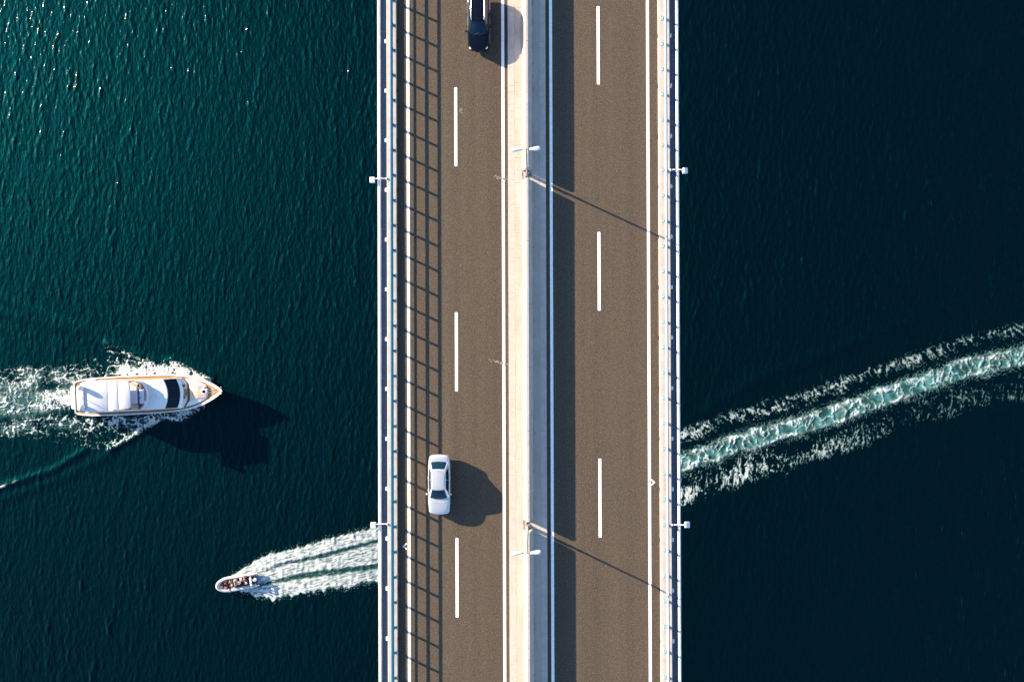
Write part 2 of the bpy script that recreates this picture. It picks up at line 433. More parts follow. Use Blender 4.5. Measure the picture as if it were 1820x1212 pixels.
def fast_mesh(name, co, quads, mat, attrs=None):
    me = bpy.data.meshes.new(name)
    me.vertices.add(len(co)); me.vertices.foreach_set('co', co.astype(np.float32).ravel())
    me.loops.add(quads.size); me.loops.foreach_set('vertex_index', quads.astype(np.int32).ravel())
    me.polygons.add(len(quads)); me.polygons.foreach_set('loop_start', np.arange(0, quads.size, 4, dtype=np.int32))
    me.update(calc_edges=True)
    me.polygons.foreach_set('use_smooth', np.ones(len(quads), bool))
    for k, a in (attrs or {}).items():
        at = me.attributes.new(k, 'FLOAT', 'POINT'); at.data.foreach_set('value', a.astype(np.float32))
    me.materials.append(MT[mat]); return me

def grid_quads(nx, ny):
    i = np.arange(nx-1)[None, :]; j = np.arange(ny-1)[:, None]
    a = (j*nx+i).ravel(); return np.stack([a, a+1, a+nx+1, a+nx], 1)

co = np.stack([XX.ravel(), YY.ravel(), (HH+WATER).ravel()], 1)
qs = grid_quads(NX, NY)
n0 = len(co); FAR = 6000.0
ring = np.array([[GX0, GY0], [GX1, GY0], [GX1, GY1], [GX0, GY1]])
outer = np.array([[-FAR, -FAR], [FAR, -FAR], [FAR, FAR], [-FAR, FAR]])
co = np.concatenate([co, np.c_[outer, np.full(4, WATER)]])
crn = [0, NX-1, NX*NY-1, NX*(NY-1)]
extra = [[n0+k, n0+(k+1) % 4, crn[(k+1) % 4], crn[k]] for k in range(4)]
qs = np.concatenate([qs, np.array(extra)])
water = link('water', fast_mesh('water', co, qs, 'water'))
tag(water, 'dark teal rippled sea far below the bridge', 'sea', kind='structure')

# ------------------------------------------------------------------ wakes
def wake_mesh(name, x0, x1, y0, y1, step, fn, label):
    nx = int((x1-x0)/step)+1; ny = int((y1-y0)/step)+1
    X, Y = np.meshgrid(x0+step*np.arange(nx), y0+step*np.arange(ny))
    X = X.ravel(); Y = Y.ravel()
    U, V = to_uv(X, Y, WATER)
    foam, aer, lift = fn(X, Y, U, V)
    foam = np.clip(foam, 0, 1); aer = np.clip(aer, 0, 0.92)
    op = np.maximum(foam, aer)
    q = grid_quads(nx, ny)
    q = q[op[q].max(1) > 0.05]
    used = np.unique(q); mp = np.full(len(X), -1); mp[used] = np.arange(len(used))
    Z = WATER + h_at(X, Y) + 0.035 + lift
    co_ = np.stack([X, Y, Z], 1)[used]
    o = link(name, fast_mesh(name, co_, mp[q], 'foam', {'foam': foam[used], 'aerated': aer[used]}))
    return tag(o, label, 'wake', kind='stuff')

def rib_wake(X, Y, U, V):
    vc = interp(U, [(400, 1052), (455, 1034), (523, 1010), (608, 992), (673, 982), (940, 905), (1213, 822), (1319, 785), (1439, 751), (1575, 703), (1711, 656), (1814, 633), (1900, 608)])
    n = vc - V                                               # px above the centre line
    s = U
    # --- old wake, right of the bridge: chain of turbulent cells, side bands of torn filaments
    wv = fbm(X*0.30, Y*0.30, 21, 3)
    wx = fbm(X*0.8, Y*0.8, 22, 3); wy = fbm(X*0.8, Y*0.8, 23, 3)
    m = n + 5.5*wv + 3*wx
    age = sstep(1200, 1820, U)
    half = 17.0
    core = sstep(half+4, half-4, np.abs(m))
    AL = X*0.953+Y*0.303; AC = -X*0.303+Y*0.953              # along / across, metres
    w1 = fbm(X*0.45, Y*0.45, 24, 4); w2 = fbm(X*0.45, Y*0.45, 25, 4)
    f1, f2 = worley(AL*0.62+0.9*w1+0.25*wx, AC*0.42+0.8*w2+0.25*wy+0.35*np.sin(AL*0.9), 31)
    thick = 0.16+0.16*fbm(X*0.5, Y*0.5, 26, 2)
    lace = sstep(1.0, 0.0, (f2-f1)/np.maximum(thick, 0.05))
    fl = ridged(AL*0.7+0.7*wx, AC*1.0+0.7*wy, 33, 4)
    fine = ridged(X*1.7+0.6*w1, Y*1.5+0.6*w2, 36, 3)
    puff = fbm(AL*0.5+0.4*w1, AC*0.6+0.4*w2, 37, 4)
    rim = sstep(2, 13, m)*0.95 + sstep(9, 15, -m)*0.75  # upper rim broader and whiter: its sunlit side put into the foam
    foam = core*np.clip(0.95*lace*(0.35+0.80*fl) + 1.0*rim*sstep(0.46, 0.80, 0.5*fl+0.5*fine+0.25*puff) + 0.55*sstep(0.10, 0.5, puff)*fl + 0.10*fine, 0, 1)
    foam *= 1 - 0.28*age
    edgef = sstep(half+12, half-1, np.abs(m))*(1-core)*sstep(0.62, 0.86, fine+0.15*wv)
    foam = np.maximum(foam, 0.7*edgef)
    aer = core*(0.34+0.55*sstep(0.12, 0.62, f1)+0.30*puff)*(1-0.15*age)
    # upper band: torn filaments, denser towards the outer edge
    fs = ridged(X*0.95+Y*0.60+0.5*wx, Y*0.50-X*0.26+0.5*wy, 41, 3); fsf = ridged(X*1.9+Y*1.1+0.5*w1, Y*1.1-X*0.5+0.5*w2, 42, 2)
    cl = fbm(X*0.22, Y*0.22, 43, 4)
    b1 = sstep(14, 38, m)*sstep(76, 50, m+7*cl)
    dens = b1*(0.62+0.46*sstep(32, 54, m))*(1-0.16*age)*np.clip(1+0.45*cl, 0.5, 1.4)
    fb1 = sstep(0.96-0.44*dens, 1.22-0.44*dens, 0.62*fs+0.38*fsf+0.10*cl)
    foam = np.maximum(foam, fb1*b1*(0.85-0.22*age))
    # lower band
    fs2 = ridged(X*1.25+0.5*wx, Y*0.48+X*0.12+0.5*wy, 51, 3); fsf2 = ridged(X*2.3+0.5*w1, Y*0.95+0.5*w2, 52, 2)
    cl2 = fbm(X*0.20, Y*0.20, 53, 4)
    b2 = sstep(-15, -26, m)*sstep(-96, -62, m+9*cl2)
    dens2 = b2*(0.66+0.42*sstep(-28, -56, m))*(1-0.28*age)*np.clip(1+0.45*cl2, 0.5, 1.4)
    fb2 = sstep(0.96-0.44*dens2, 1.22-0.44*dens2, 0.62*fs2+0.38*fsf2+0.10*cl2)
    foam = np.maximum(foam, fb2*b2*(0.85-0.45*age))
    old = sstep(690, 800, U)
    foam = foam*old; aer = aer*old
    # --- fresh wake, left of the bridge: three white ropes spraying off the boat
    up_o = interp(U, [(405, 1028), (418, 1020), (438, 1005), (472, 987), (506, 979), (540, 971), (574, 961), (617, 949), (673, 937), (760, 912)])
    up_i = interp(U, [(405, 1030), (452, 1021), (515, 996), (557, 989), (608, 975), (673, 958), (760, 936)])
    mi_o = interp(U, [(440, 1018), (455, 1017), (515, 1001), (574, 991), (673, 963), (760, 940)])
    mi_i = interp(U, [(440, 1040), (455, 1039), (489, 1030), (523, 1021), (574, 1013), (673, 1001), (760, 985)])
    lo_o = interp(U, [(425, 1046), (455, 1042), (489, 1035), (557, 1025), (608, 1019), (673, 1009), (760, 995)])
    lo_i = interp(U, [(415, 1047), (426, 1049), (455, 1058), (486, 1065), (523, 1057), (574, 1048), (625, 1041), (673, 1034), (760, 1018)])
    spk = perlin(X*1.9, Y*0.35, 61)*0.6 + perlin(X*0.8, Y*0.3, 62)
    al = U*0.965 - V*0.26; ac = U*0.26 + V*0.965              # along / across the wake, px
    grain = ridged(al*0.035, ac*0.22, 63, 4)
    grain2 = fbm(al*0.10, ac*0.33, 64, 4)
    def rope(a, b, ja, jb, soft=2.5):
        return sstep(-soft, soft, V-(a+ja*spk))*sstep(-soft, soft, (b+jb*spk)-V)
    r1 = rope(up_o, up_i, 3.5, 1.2); r2 = rope(mi_o, mi_i, 1.0, 1.0); r3 = rope(lo_o, lo_i, 1.2, 5.5)
    fresh = 1-sstep(700, 790, U)
    t = np.clip((U-430)/240, 0, 1)
    tex = 0.70+0.50*grain+0.70*grain2 - 0.14*t
    ropes = np.maximum(np.maximum(r1*1.05, r2*sstep(448, 462, U)), r3)
    fr = ropes*np.clip(tex-0.2, 0, 1.05)*1.05
    inner = sstep(-2, 2, V-up_i)*sstep(-2, 2, mi_o-V) + sstep(-2, 2, V-mi_i)*sstep(-2, 2, lo_o-V)
    gap = np.clip(inner, 0, 1)*sstep(440, 470, U)
    fr = np.maximum(fr, gap*sstep(0.80, 1.0, grain+0.25*grain2+0.15*(1-t))*0.7)
    spray = rope(up_o-7, up_i, 3, 1)*sstep(0.80, 0.96, ridged(X*1.7, Y*1.7, 66, 2)) + rope(lo_o, lo_i+8, 1, 5)*sstep(0.80, 0.96, ridged(X*1.9, Y*1.1, 67, 2))
    fr = np.maximum(fr, spray*0.55)*fresh*sstep(404, 416, U)
    body = sstep(-3, 3, V-up_o)*sstep(-3, 3, lo_i-V)*fresh*sstep(430, 470, U)
    foam = np.maximum(foam, fr); aer = np.maximum(aer, body*0.30*(0.7+grain2))
    lift = 0.10*core*old*lace + 0.05*foam + 0.06*np.maximum(r1, r3)*fresh*sstep(412, 440, U)
    return foam, aer, np.maximum(lift, 0)

w0 = P(388, 1110, WATER); w1 = P(1890, 470, WATER)
wake_mesh('boat_wake', w0.x, w1.x, w0.y, w1.y, 0.115, rib_wake,
          'long foaming wake trailing behind the small inflatable boat under the bridge')

def yacht_wake(X, Y, U, V):
    wx = fbm(X*0.7, Y*0.7, 71, 3); wy = fbm(X*0.7, Y*0.7, 72, 3)
    Uw = U + 3.0*wx; Vw = V + 3.0*wy
    A = [(379, 671), (360, 662), (343, 654), (325, 645), (306, 639), (290, 647), (278, 645), (262, 638), (246, 633), (230, 626), (214, 619), (191, 611), (184, 618), (196, 628), (185, 640), (150, 652), (128, 664), (128, 705), (380, 695)]
    B = [(195, 630), (150, 642), (110, 646), (60, 648), (0, 650), (-60, 652), (-60, 705), (135, 705), (200, 660)]
    B0 = [(192, 611), (150, 618), (100, 628), (40, 640), (-60, 644), (-60, 660), (140, 660), (210, 640)]
    C = [(145, 684), (100, 686), (50, 692), (0, 697), (-60, 700), (-60, 748), (0, 742), (60, 737), (145, 730)]
    D = [(150, 726), (60, 738), (0, 746), (-60, 750), (-60, 792), (0, 783), (40, 778), (80, 783), (130, 793), (195, 800), (221, 786), (244, 775), (262, 765), (290, 747), (324, 751), (345, 738), (377, 716), (377, 700), (150, 700)]
    a = poly_sd(Uw, Vw, A); b = poly_sd(Uw, Vw, B); b0 = poly_sd(Uw, Vw, B0); c = poly_sd(Uw, Vw, C); d = poly_sd(Uw, Vw, D)
    w1 = fbm(X*0.4, Y*0.4, 78, 4); w2 = fbm(X*0.4, Y*0.4, 79, 4)
    f1, f2 = worley(X*0.60+0.8*w1+0.3*wx, Y*0.85+0.8*w2+0.3*wy, 73)
    lace = sstep(1.0, 0.0, (f2-f1)/(0.22+0.14*fbm(X*0.6, Y*0.6, 80, 2)))
    fl = ridged(X*0.9+0.6*wx+0.35*Y, Y*1.2+0.6*wy, 75, 3); fine = ridged(X*1.9+0.6*w1+0.6*Y, Y*2.0+0.6*w2, 74, 2)
    cl = fbm(X*0.22, Y*0.34, 76, 4)
    tex = 0.30*lace + 0.45*fl + 0.40*fine
    def fill(sd, dens, soft=3.0):
        m = sstep(0, soft+2.5, sd+7.0*(fine-0.62)+4.0*(fl-0.6))
        return m*sstep(0.93-dens, 1.38-dens, tex+0.36*cl)
    hull_v = interp(U, [(130, 690), (200, 668), (300, 664), (380, 690)])
    nearA = sstep(34, 6, hull_v-V)
    edgeA = sstep(9, 2, a)*sstep(150, 260, U)
    dA = 0.30+0.50*nearA*sstep(150, 230, U)+0.45*edgeA+0.25*sstep(270, 330, U)
    dA = np.minimum(dA, 0.62+0.25*nearA)
    foam = fill(a, dA, 2.5)
    foam = np.maximum(foam, 0.9*fill(b, 0.34+0.16*sstep(30, 5, np.abs(V-672)), 6))
    foam = np.maximum(foam, 0.75*fill(b0, 0.02+0.16*sstep(120, 200, U), 5))
    foam = np.maximum(foam, fill(c, 0.50+0.30*sstep(70, 130, U)*sstep(4, 14, c)-0.05*sstep(60, -20, U), 7))
    edgeD = sstep(10, 2, d)*sstep(180, 215, U)
    nearD = sstep(44, 10, V-interp(U, [(130, 735), (200, 738), (300, 734), (380, 700)]))*sstep(190, 240, U)
    dD = 0.30 + 0.42*nearD + 0.40*edgeD + 0.12*sstep(30, 6, np.abs(V-750)) - 0.26*sstep(772, 785, V)*sstep(190, 120, U)
    foam = np.maximum(foam, fill(d, np.minimum(dD, 0.60), 3))
    e = line_sd(U+2*wx, V+2*wy, [(141, 806), (118, 819), (96, 834), (60, 846), (0, 866), (-60, 888)])
    foam = np.maximum(foam, 0.75*sstep(3.2, 0.4, e+2.0*fine-1.2)*sstep(0.05, 0.40, fbm(X*0.25, Y*0.25, 77, 3)+0.22*sstep(85, 115, U)+0.12*sstep(30, 0, U)))
    aer = 0.62*sstep(-8, 14, c+10*cl)*(0.75+0.6*cl) + 0.75*sstep(2, 30, b+14*cl)*np.clip(0.35+1.6*cl, 0, 1)*sstep(150, 90, U) + 0.70*sstep(2, 30, d+14*cl)*np.clip(0.35+1.6*cl, 0, 1)*sstep(180, 60, U)*sstep(790, 760, V)
    aer = np.maximum(aer, 0.35*foam)
    lift = 0.06*foam + 0.08*foam*fl + 0.15*sstep(-3, 8, c)*sstep(40, 120, U)*(0.5+cl)
    return foam, aer, np.maximum(lift, 0)
w0 = P(-45, 905, WATER); w1 = P(385, 595, WATER)
wake_mesh('yacht_wake', w0.x, w1.x, w0.y, w1.y, 0.105, yacht_wake,
          'white and turquoise foam wake spreading around and behind the yacht')

# ------------------------------------------------------------------ bridge: structure
YA, YB = -70.0, 70.0                        # stretch of bridge with fittings
def bx(u, z=0.0): return P(u, 606, z).x
def by(v, z=0.0, u=910): return P(u, v, z).y
XKL0, XKL1 = bx(688, .26), bx(705.6, .1)    # edge kerb, water side / road side
XKR0, XKR1 = bx(1172, .1), bx(1192.6, .26)
XPL, XPR = bx(904.1, .14), bx(971.3, .14)   # median pavement edges
XBL, XBR = bx(929.3, .14), bx(946.9, .14)   # barrier foot
KZ = 0.215; PZ = 0.14

bridge = root('bridge', (0, 0, 0), 0, 'concrete motorway bridge crossing high above the sea with two carriageways', 'bridge')
xo0, xo1 = bx(671, -.05), bx(1209, -.05)
extrude_profile('deck_slab', [(xo0, -0.16), (xo0, -0.40), (xo0+3.2, -0.62), (xo1-3.2, -0.62), (xo1, -0.40), (xo1, -0.16), (XKR1, -0.16), (XKR1, -0.012), (XKL0, -0.012), (XKL0, -0.16)], -150, 150, 'deck', bridge)
for gxx in (-6.2, 4.9):
    extrude_profile('girder', [(gxx-2.6, -0.6), (gxx-1.9, -3.0), (gxx+1.9, -3.0), (gxx+2.6, -0.6)], -150, 150, 'deck', bridge)
for yy in (-128, 128):
    m = MB(); m.box(-9.2, 7.8, yy-1.3, yy+1.3, -4.2, -3.0, 0.1)
    for gxx in (-6.2, 4.9): m.box(gxx-1.3, gxx+1.3, yy-0.9, yy+0.9, WATER-3, -4.2, 0.15)
    m.build('pier', 'deck', bridge)
for k, (x0, x1, sgn) in enumerate(((XKL0, XKL1, 1), (XKR1, XKR0, -1))):
    w = abs(x1-x0)
    prof = [(x0, -0.15), (x0, KZ-0.03), (x0+sgn*0.03, KZ), (x0+sgn*(w-0.22), KZ), (x0+sgn*(w-0.02), KZ-0.008), (x0+sgn*w, KZ-0.03), (x0+sgn*(w+0.012), -0.01)]
    extrude_profile('edge_kerb', prof, -150, 150, 'kerb', bridge)

# drains through the kerbs, white outlet box on the water side
mo = MB(); mo.box(-0.085, 0.085, -0.15, 0.15, -0.10, 0.13, 0.02); outlet_me = mo.data('drain_outlet', 'white')
mo = MB(); mo.box(-0.075, 0.075, -0.14, 0.14, -0.005, 0.10, 0.02); hole_me = mo.data('drain_hole', 'black')
for side, u, v0, dv, xi, xo in ((0, 697, 338.3, 88.1, XKL1, XKL0), (1, 1180, 331.9, 89.3, XKR0, XKR1)):
    ys0 = by(v0, 0, u); dy = abs(by(v0+dv, 0, u)-ys0); sgn = 1 if side == 0 else -1
    for k in range(-17, 18):
        y = ys0 + k*dy
        if not YA < y < YB: continue
        link('drain_hole', hole_me, bridge, (xi+sgn*0.045, y, 0.004))
        link('drain_outlet', outlet_me, bridge, (xo-sgn*0.088, y, 0.0))
        # sheet panels of the service ledge between the drains
        a, b = (xo0+0.03, XKL0-0.006) if side == 0 else (XKR1+0.006, xo1-0.03)
        if k % 1 == 0:
            mm = MB(); mm.box(a, b, y-dy*0.78+0.015, y+dy*0.22-0.015, -0.155, -0.13 - 0.006*(k % 2), 0.004)
            mm.build('ledge_panel', 'walkway', bridge)

# red spray-painted survey words on the kerbs
def words(txt, u, v, rz, size, z, parent):
    c = bpy.data.curves.new('painted_word', 'FONT'); c.body = txt; c.size = size; c.align_x = 'CENTER'; c.align_y = 'CENTER'; c.offset = 0.012
    o = bpy.data.objects.new('tmp', c); COL.objects.link(o)
    dg = bpy.context.evaluated_depsgraph_get(); me = bpy.data.meshes.new_from_object(o.evaluated_get(dg))
    bpy.data.objects.remove(o); me.materials.clear(); me.materials.append(MT['red'])
    w = link('painted_word', me, parent, P(u, v, z)); w.rotation_euler = (0, 0, rz); return w
words('NOVA', 1181.3, 859.5, -math.pi/2, 0.33, KZ+0.004, bridge)
words('NOVA', 699.8, 963.5, math.pi/2, 0.26, KZ+0.004, bridge)

# ------------------------------------------------------------------ roads and markings
def sheet(m, x0, x1, y0, y1, z): 
    m.grid(lambda a, b: (x0+(x1-x0)*a, y0+(y1-y0)*b, z), 1, 1); return m
roads = []
for nm_, x0, x1 in (('southbound', XKL1-0.01, XPL+0.02), ('northbound', XPR-0.02, XKR0+0.01)):
    m = MB(); sheet(m, x0, x1, -150, 150, 0.0)
    o = m.build('road', 'asphalt'); roads.append(o)
tag(roads[0], 'brown asphalt carriageway carrying the two cars, striped by railing shadow', 'road', kind='structure')
tag(roads[1], 'empty brown asphalt carriageway shaded by the median barrier', 'road', kind='structure')
LW = 0.232
for r_, us in ((roads[0], (726.2, 895.3)), (roads[1], (980.6, 1153.2))):
    for u in us:
        x = bx(u); m = MB(); sheet(m, x-LW/2, x+LW/2, -150, 150, 0.004); m.build('edge_line', 'line', r_)
for r_, u, v0, v1 in ((roads[0], 811.1, 555, 695.5), (roads[1], 1065.2, 412.5, 552)):
    y0 = by(v0, 0, u); y1 = by(v1, 0, u); per = 18.0; x = bx(u)
    m = MB(); ln = y0-y1
    m.bm.faces.new([m.bm.verts.new((px, py, 0)) for px, py in rounded(-LW/2, LW/2, -ln/2, ln/2, 0.05, 2)])
    me = m.data('lane_dash', 'line')
    for k in range(-6, 7): link('lane_dash', me, r_, (x, (y0+y1)/2+per*k, 0.0045))
def chevron(r_, a, b, c, wd=0.10):
    a, b, c = (P(*q) for q in (a, b, c))
    m = MB()
    for p, q in ((a, b), (b, c)):
        t = (q-p).normalized(); n = Vector((-t.y, t.x, 0))*wd/2
        p2, q2 = p - t*wd*0.3*(p is b), q + t*wd*0.5*(q is b)
        z = 0.0045 if p is a else 0.0065
        m.bm.faces.new([m.bm.verts.new((w.x, w.y, z)) for w in (p2-n, q2-n, q2+n, p2+n)])
    m.build('chevron_mark', 'line', r_)
chevron(roads[0], (722.9, 965.4), (716.9, 970.4), (722.9, 975.6))
chevron(roads[1], (1157.2, 851.9), (1163.0, 856.7), (1157.4, 862.0))
def smear(u, v, du, dv, n, seed):
    rr = random.Random(seed); m = MB()
    for k in range(n):
        t = rr.gauss(0, 0.5); c = P(u+du*t+rr.gauss(0, 2.0), v+dv*t+rr.gauss(0, 1.3)); r = rr.uniform(0.015, 0.05)
        m.bm.faces.new([m.bm.verts.new((c.x+r*1.5*math.cos(2*math.pi*i/7)*rr.uniform(.6, 1.3), c.y+r*math.sin(2*math.pi*i/7)*rr.uniform(.6, 1.3), 0.0075+0.0001*k)) for i in range(7)])
    o = m.build('mortar_smear', 'smear', roads[0]); o['kind'] = 'stuff'
smear(888, 644, 14, 4, 60, 1); smear(889, 317, 12, 2, 50, 2); smear(818, 196, 2, 10, 14, 3)

# ------------------------------------------------------------------ median pavements, kerbstones
for side in (0, 1):
    x_out, x_in = (XPL, XBL) if side == 0 else (XPR, XBR)
    x_mid = bx(916, PZ) if side == 0 else bx(960.0, PZ)
    sgn = 1 if side == 0 else -1
    pv = root('median_pavement', (0, 0, 0), 0); pv['kind'] = 'structure'
    tag(pv, 'sunlit cream paved strip left of the median barrier, beside the cars' if False else ('sunlit cream paving strip along the sunny face of the median barrier' if side == 0 else 'shaded grey paving strip along the shadow side of the median barrier'), 'pavement')
    # base course beneath the slabs: joints show it, recessed
    m = MB(); m.box(min(x_out, x_in)+0.015, max(x_out, x_in)+(0.25 if side == 0 else -0.015), -150, 150, -0.005, PZ-0.018) if side == 0 else m.box(min(x_out, x_in)-0.25, max(x_out, x_in)-0.015, -150, 150, -0.005, PZ-0.0185)
    m.build('bedding', 'deck', pv)
    rr = random.Random(90+side)
    SL = 0.50
    ms = MB(); a, b = sorted((x_out, x_mid-sgn*0.006)); ms.box(-(b-a)/2, (b-a)/2, -SL/2+0.003, SL/2-0.003, -0.13, 0, 0.008)
    kme = ms.data('kerbstone', 'kerbstone')
    k0 = int(31/SL)
    for k in range(-k0, k0+1):
        link('kerbstone', kme, pv, ((a+b)/2+rr.uniform(-.004, .004), k*SL, PZ+rr.uniform(-.006, .005)))
    PL = 1.0
    ms = MB(); c, d = sorted((x_mid+sgn*0.006, x_in+sgn*0.02)); ms.box(-(d-c)/2, (d-c)/2, -PL/2+0.004, PL/2-0.004, -0.06, 0, 0.006)
    pme = ms.data('paving_slab', 'paving')
    for k in range(-31, 31):
        link('paving_slab', pme, pv, ((c+d)/2, (k+0.5)*PL, PZ+rr.uniform(-.004, .003)))
    for y0, y1 in ((-150, -31.26), (31.26, 150)):
        m = MB(); m.box(a, b, y0, y1, 0, PZ-0.002); m.box(c, d, y0, y1, 0.02, PZ-0.004); m.build('plain_paving', 'kerbstone', pv)
    # dirt and rust along the barrier foot: irregular flat stains
    m = MB(); rs = random.Random(300+side)
    for k in range(70 if side else 44):
        y = rs.uniform(-28, 28); L_ = rs.uniform(0.1, 0.7); wd = rs.uniform(0.03, 0.22 if side else 0.12)
        xx = x_in - sgn*(0.005+wd/2)
        m.bm.faces.new([m.bm.verts.new((xx+wd/2*math.cos(2*math.pi*i/9)*rs.uniform(.6, 1), y+L_/2*math.sin(2*math.pi*i/9)*rs.uniform(.6, 1), PZ+0.0062+0.00004*k)) for i in range(9)])
    o = m.build('dirt_stain', 'stain', pv); o['kind'] = 'stuff'

# ------------------------------------------------------------------ median barrier: precast segments
BH = 1.02
def barrier_segment(v0, v1, label, notch=0):
    ya = by(v0, 0.6, 938)-0.006; yb = by(v1, 0.6, 938)+0.006
    rt = root('barrier_segment', ((XBL+XBR)/2, (ya+yb)/2, PZ), 0, label, 'barrier', 'precast barrier segments along the median')
    h = (XBR-XBL)/2; L_ = ya-yb
    prof = [(-h, 0.0), (-h, 0.07), (-h+0.13, 0.24), (-0.115, BH-0.02), (-0.09, BH), (0.09, BH), (0.115, BH-0.02), (h-0.13, 0.24), (h, 0.07), (h, 0.0)]
    def ringz(y, ins): return [(x*(1-ins*0.6), y, z*(1-ins*0.15)) for x, z in prof]
    m = MB(); m.loft([ringz(-L_/2, 0.12), ringz(-L_/2+0.025, 0), ringz(L_/2-0.025, 0), ringz(L_/2, 0.12)])
    m.build('barrier_body', 'barrier', rt)
    m = MB()
    for yy in (-L_*0.3, L_*0.3): m.lathe([(0.028, BH-0.002), (0.028, BH+0.0025)], (0.0, yy, 0), 8)
    m.build('lifting_hole', 'brown', rt)
    return rt
segs = [-258, -146, -34, 78, 190, 301.5]
mid = [318.5, 430, 541, 653, 765, 877, 925.5]
low = [943.5, 1058, 1169, 1281, 1393]
for i, (a, b) in enumerate(zip(segs, segs[1:])):
    barrier_segment(a, b, ['pale concrete barrier segment well behind the black car, second beyond it', 'pale concrete barrier segment on the median further along from the black car', 'pale concrete barrier segment on the median level with the black car', 'pale concrete barrier segment on the median just past the black car', 'pale concrete barrier segment ending at the foot of the lamp nearer the black car'][i])
ordw = ['first', 'second', 'third', 'fourth', 'fifth']
for i, (a, b) in enumerate(zip(mid, mid[1:])):
    barrier_segment(a, b, 'short pale concrete barrier piece ending at the lamp beside the silver car' if i == 5 else f'pale concrete barrier segment, {ordw[i]} from the farther lamp towards the silver car')
for i, (a, b) in enumerate(zip(low, low[1:])):
    barrier_segment(a, b, f'pale concrete barrier segment, {ordw[i]} beyond the lamp in front of the silver car')

# ------------------------------------------------------------------ street lamps on the median
def street_lamp(ub, vb, label, dirn):
    base = P(ub, vb, PZ)
    rt = root('street_lamp', base, 0, label, 'street lamp', 'twin headed lamps on the median')
    H = 8.15
    m = MB(); m.box(-0.17, 0.17, -0.17, 0.17, 0, 0.03, 0.008)
    for a in range(4): m.lathe([(0.025, 0.03), (0.025, 0.08)], (0.12*(1 if a % 2 else -1), 0.12*(1 if a//2 else -1), 0), 6)
    m.build('base_plate', 'steel', rt)
    m = MB(); m.tube([(0, 0, 0.03), (0, 0, 1.2), (0, 0, 1.25), (0, 0, 5.0), (0, 0, H+0.06)], [0.095, 0.09, 0.075, 0.062, 0.045], 12); m.build('pole', 'steel', rt, 40)
    m = MB(); m.box(-0.05, 0.05, -0.11, -0.088, 0.5, 0.9, 0.006); m.build('access_door', 'steel', rt)
    m = MB(); m.box(0.12, 0.30, -0.12, 0.06, 0.0, 0.42, 0.015); m.build('junction_box', 'rubber', rt)
    m = MB(); m.tube([(-0.36, -0.02*dirn, H-0.02), (0, 0, H+0.03), (0.28, 0.02*dirn, H+0.02)], 0.028, 8); m.build('cross_arm', 'brown', rt, 40)
    for sx in (-1, 1):
        x0 = -0.34 if sx < 0 else 0.24
        hd = MB(); L_ = 0.76; rings = []
        for t, w, hh, zz in ((0, .06, .05, 0), (.05, .085, .065, 0), (.30, .10, .075, 0.005), (.42, .135, .085, 0.01), (.75, .16, .09, 0.012), (.93, .13, .075, 0.005), (1, .05, .03, 0.0)):
            x = x0+sx*t*L_; yy = -0.05*t*dirn if sx < 0 else 0.07*t*dirn
            rings.append([(x, yy+w*math.cos(2*math.pi*k/12), H+0.02+zz+hh*max(math.sin(2*math.pi*k/12), -0.6)) for k in range(12)])
        hd.loft(rings); h_ = hd.build('lamp_head', 'white', rt, 45)
        g = MB(); cy = -0.035*dirn if sx < 0 else 0.05*dirn
        g.ball((x0+sx*L_*0.70, cy, H-0.03), (0.20, 0.12, 0.06), 12, 6); g.build('lamp_lens', 'lamp', h_, 60)
    return rt
street_lamp(937.0, 310.8, 'tall twin-headed street lamp in the median gap nearer the black car', 1)
street_lamp(938.2, 935.0, 'tall twin-headed street lamp in the median gap nearer the silver car', 1)

# ------------------------------------------------------------------ edge railings
def railing(u, v0, dv, xk, label, top_mat):
    x = bx(u, 1.15); y0 = by(v0, KZ, u); dy = 2.0
    rt = root('bridge_railing', (x, 0, KZ), 0, label, 'railing')
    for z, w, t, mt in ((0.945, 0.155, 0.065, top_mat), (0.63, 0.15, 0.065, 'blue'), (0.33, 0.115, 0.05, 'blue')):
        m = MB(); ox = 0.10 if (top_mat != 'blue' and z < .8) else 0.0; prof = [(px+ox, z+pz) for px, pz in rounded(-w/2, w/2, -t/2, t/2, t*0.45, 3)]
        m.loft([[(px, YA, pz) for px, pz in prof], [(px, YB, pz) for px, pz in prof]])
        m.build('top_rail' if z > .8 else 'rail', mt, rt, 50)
    m = MB(); m.box(-0.035, 0.085, -0.085, 0.085, 0.012, 0.94, 0.01); m.box(-0.022, 0.17, -0.06, 0.06, 0.012, 0.16, 0.01)
    pme = m.data('post', 'blue')
    m = MB(); m.box(-0.22, 0.20, -0.14, 0.14, 0, 0.014, 0.004); plm = m.data('base_plate', 'plate')
    m = MB()
    for a in (-0.2, 0.12):
        for b in (-0.12, 0.12): m.lathe([(0.022, 0.012), (0.022, 0.04), (0.01, 0.05)], (a, b, 0), 6)
    bm_ = m.data('bolt', 'steel')
    k0 = int((YB-y0)//dy)
    for k in range(-80, 80):
        y = y0+k*dy
        if not YA+0.5 < y < YB-0.5: continue
        p = link('post', pme, rt, (0, y, 0)); q = link('base_plate', plm, p); 
        if abs(y) < 30: link('bolt', bm_, p)
    return rt
railing(695.8, 312.0, 44.4, XKL0, 'blue three-bar steel railing along the kerb beside the cars\' carriageway', 'blue')
railing(1185.0, 302.0, 45.05, XKR0, 'blue steel railing with a top rail coloured sunlit pale, along the kerb beside the empty carriageway', 'paleblue')

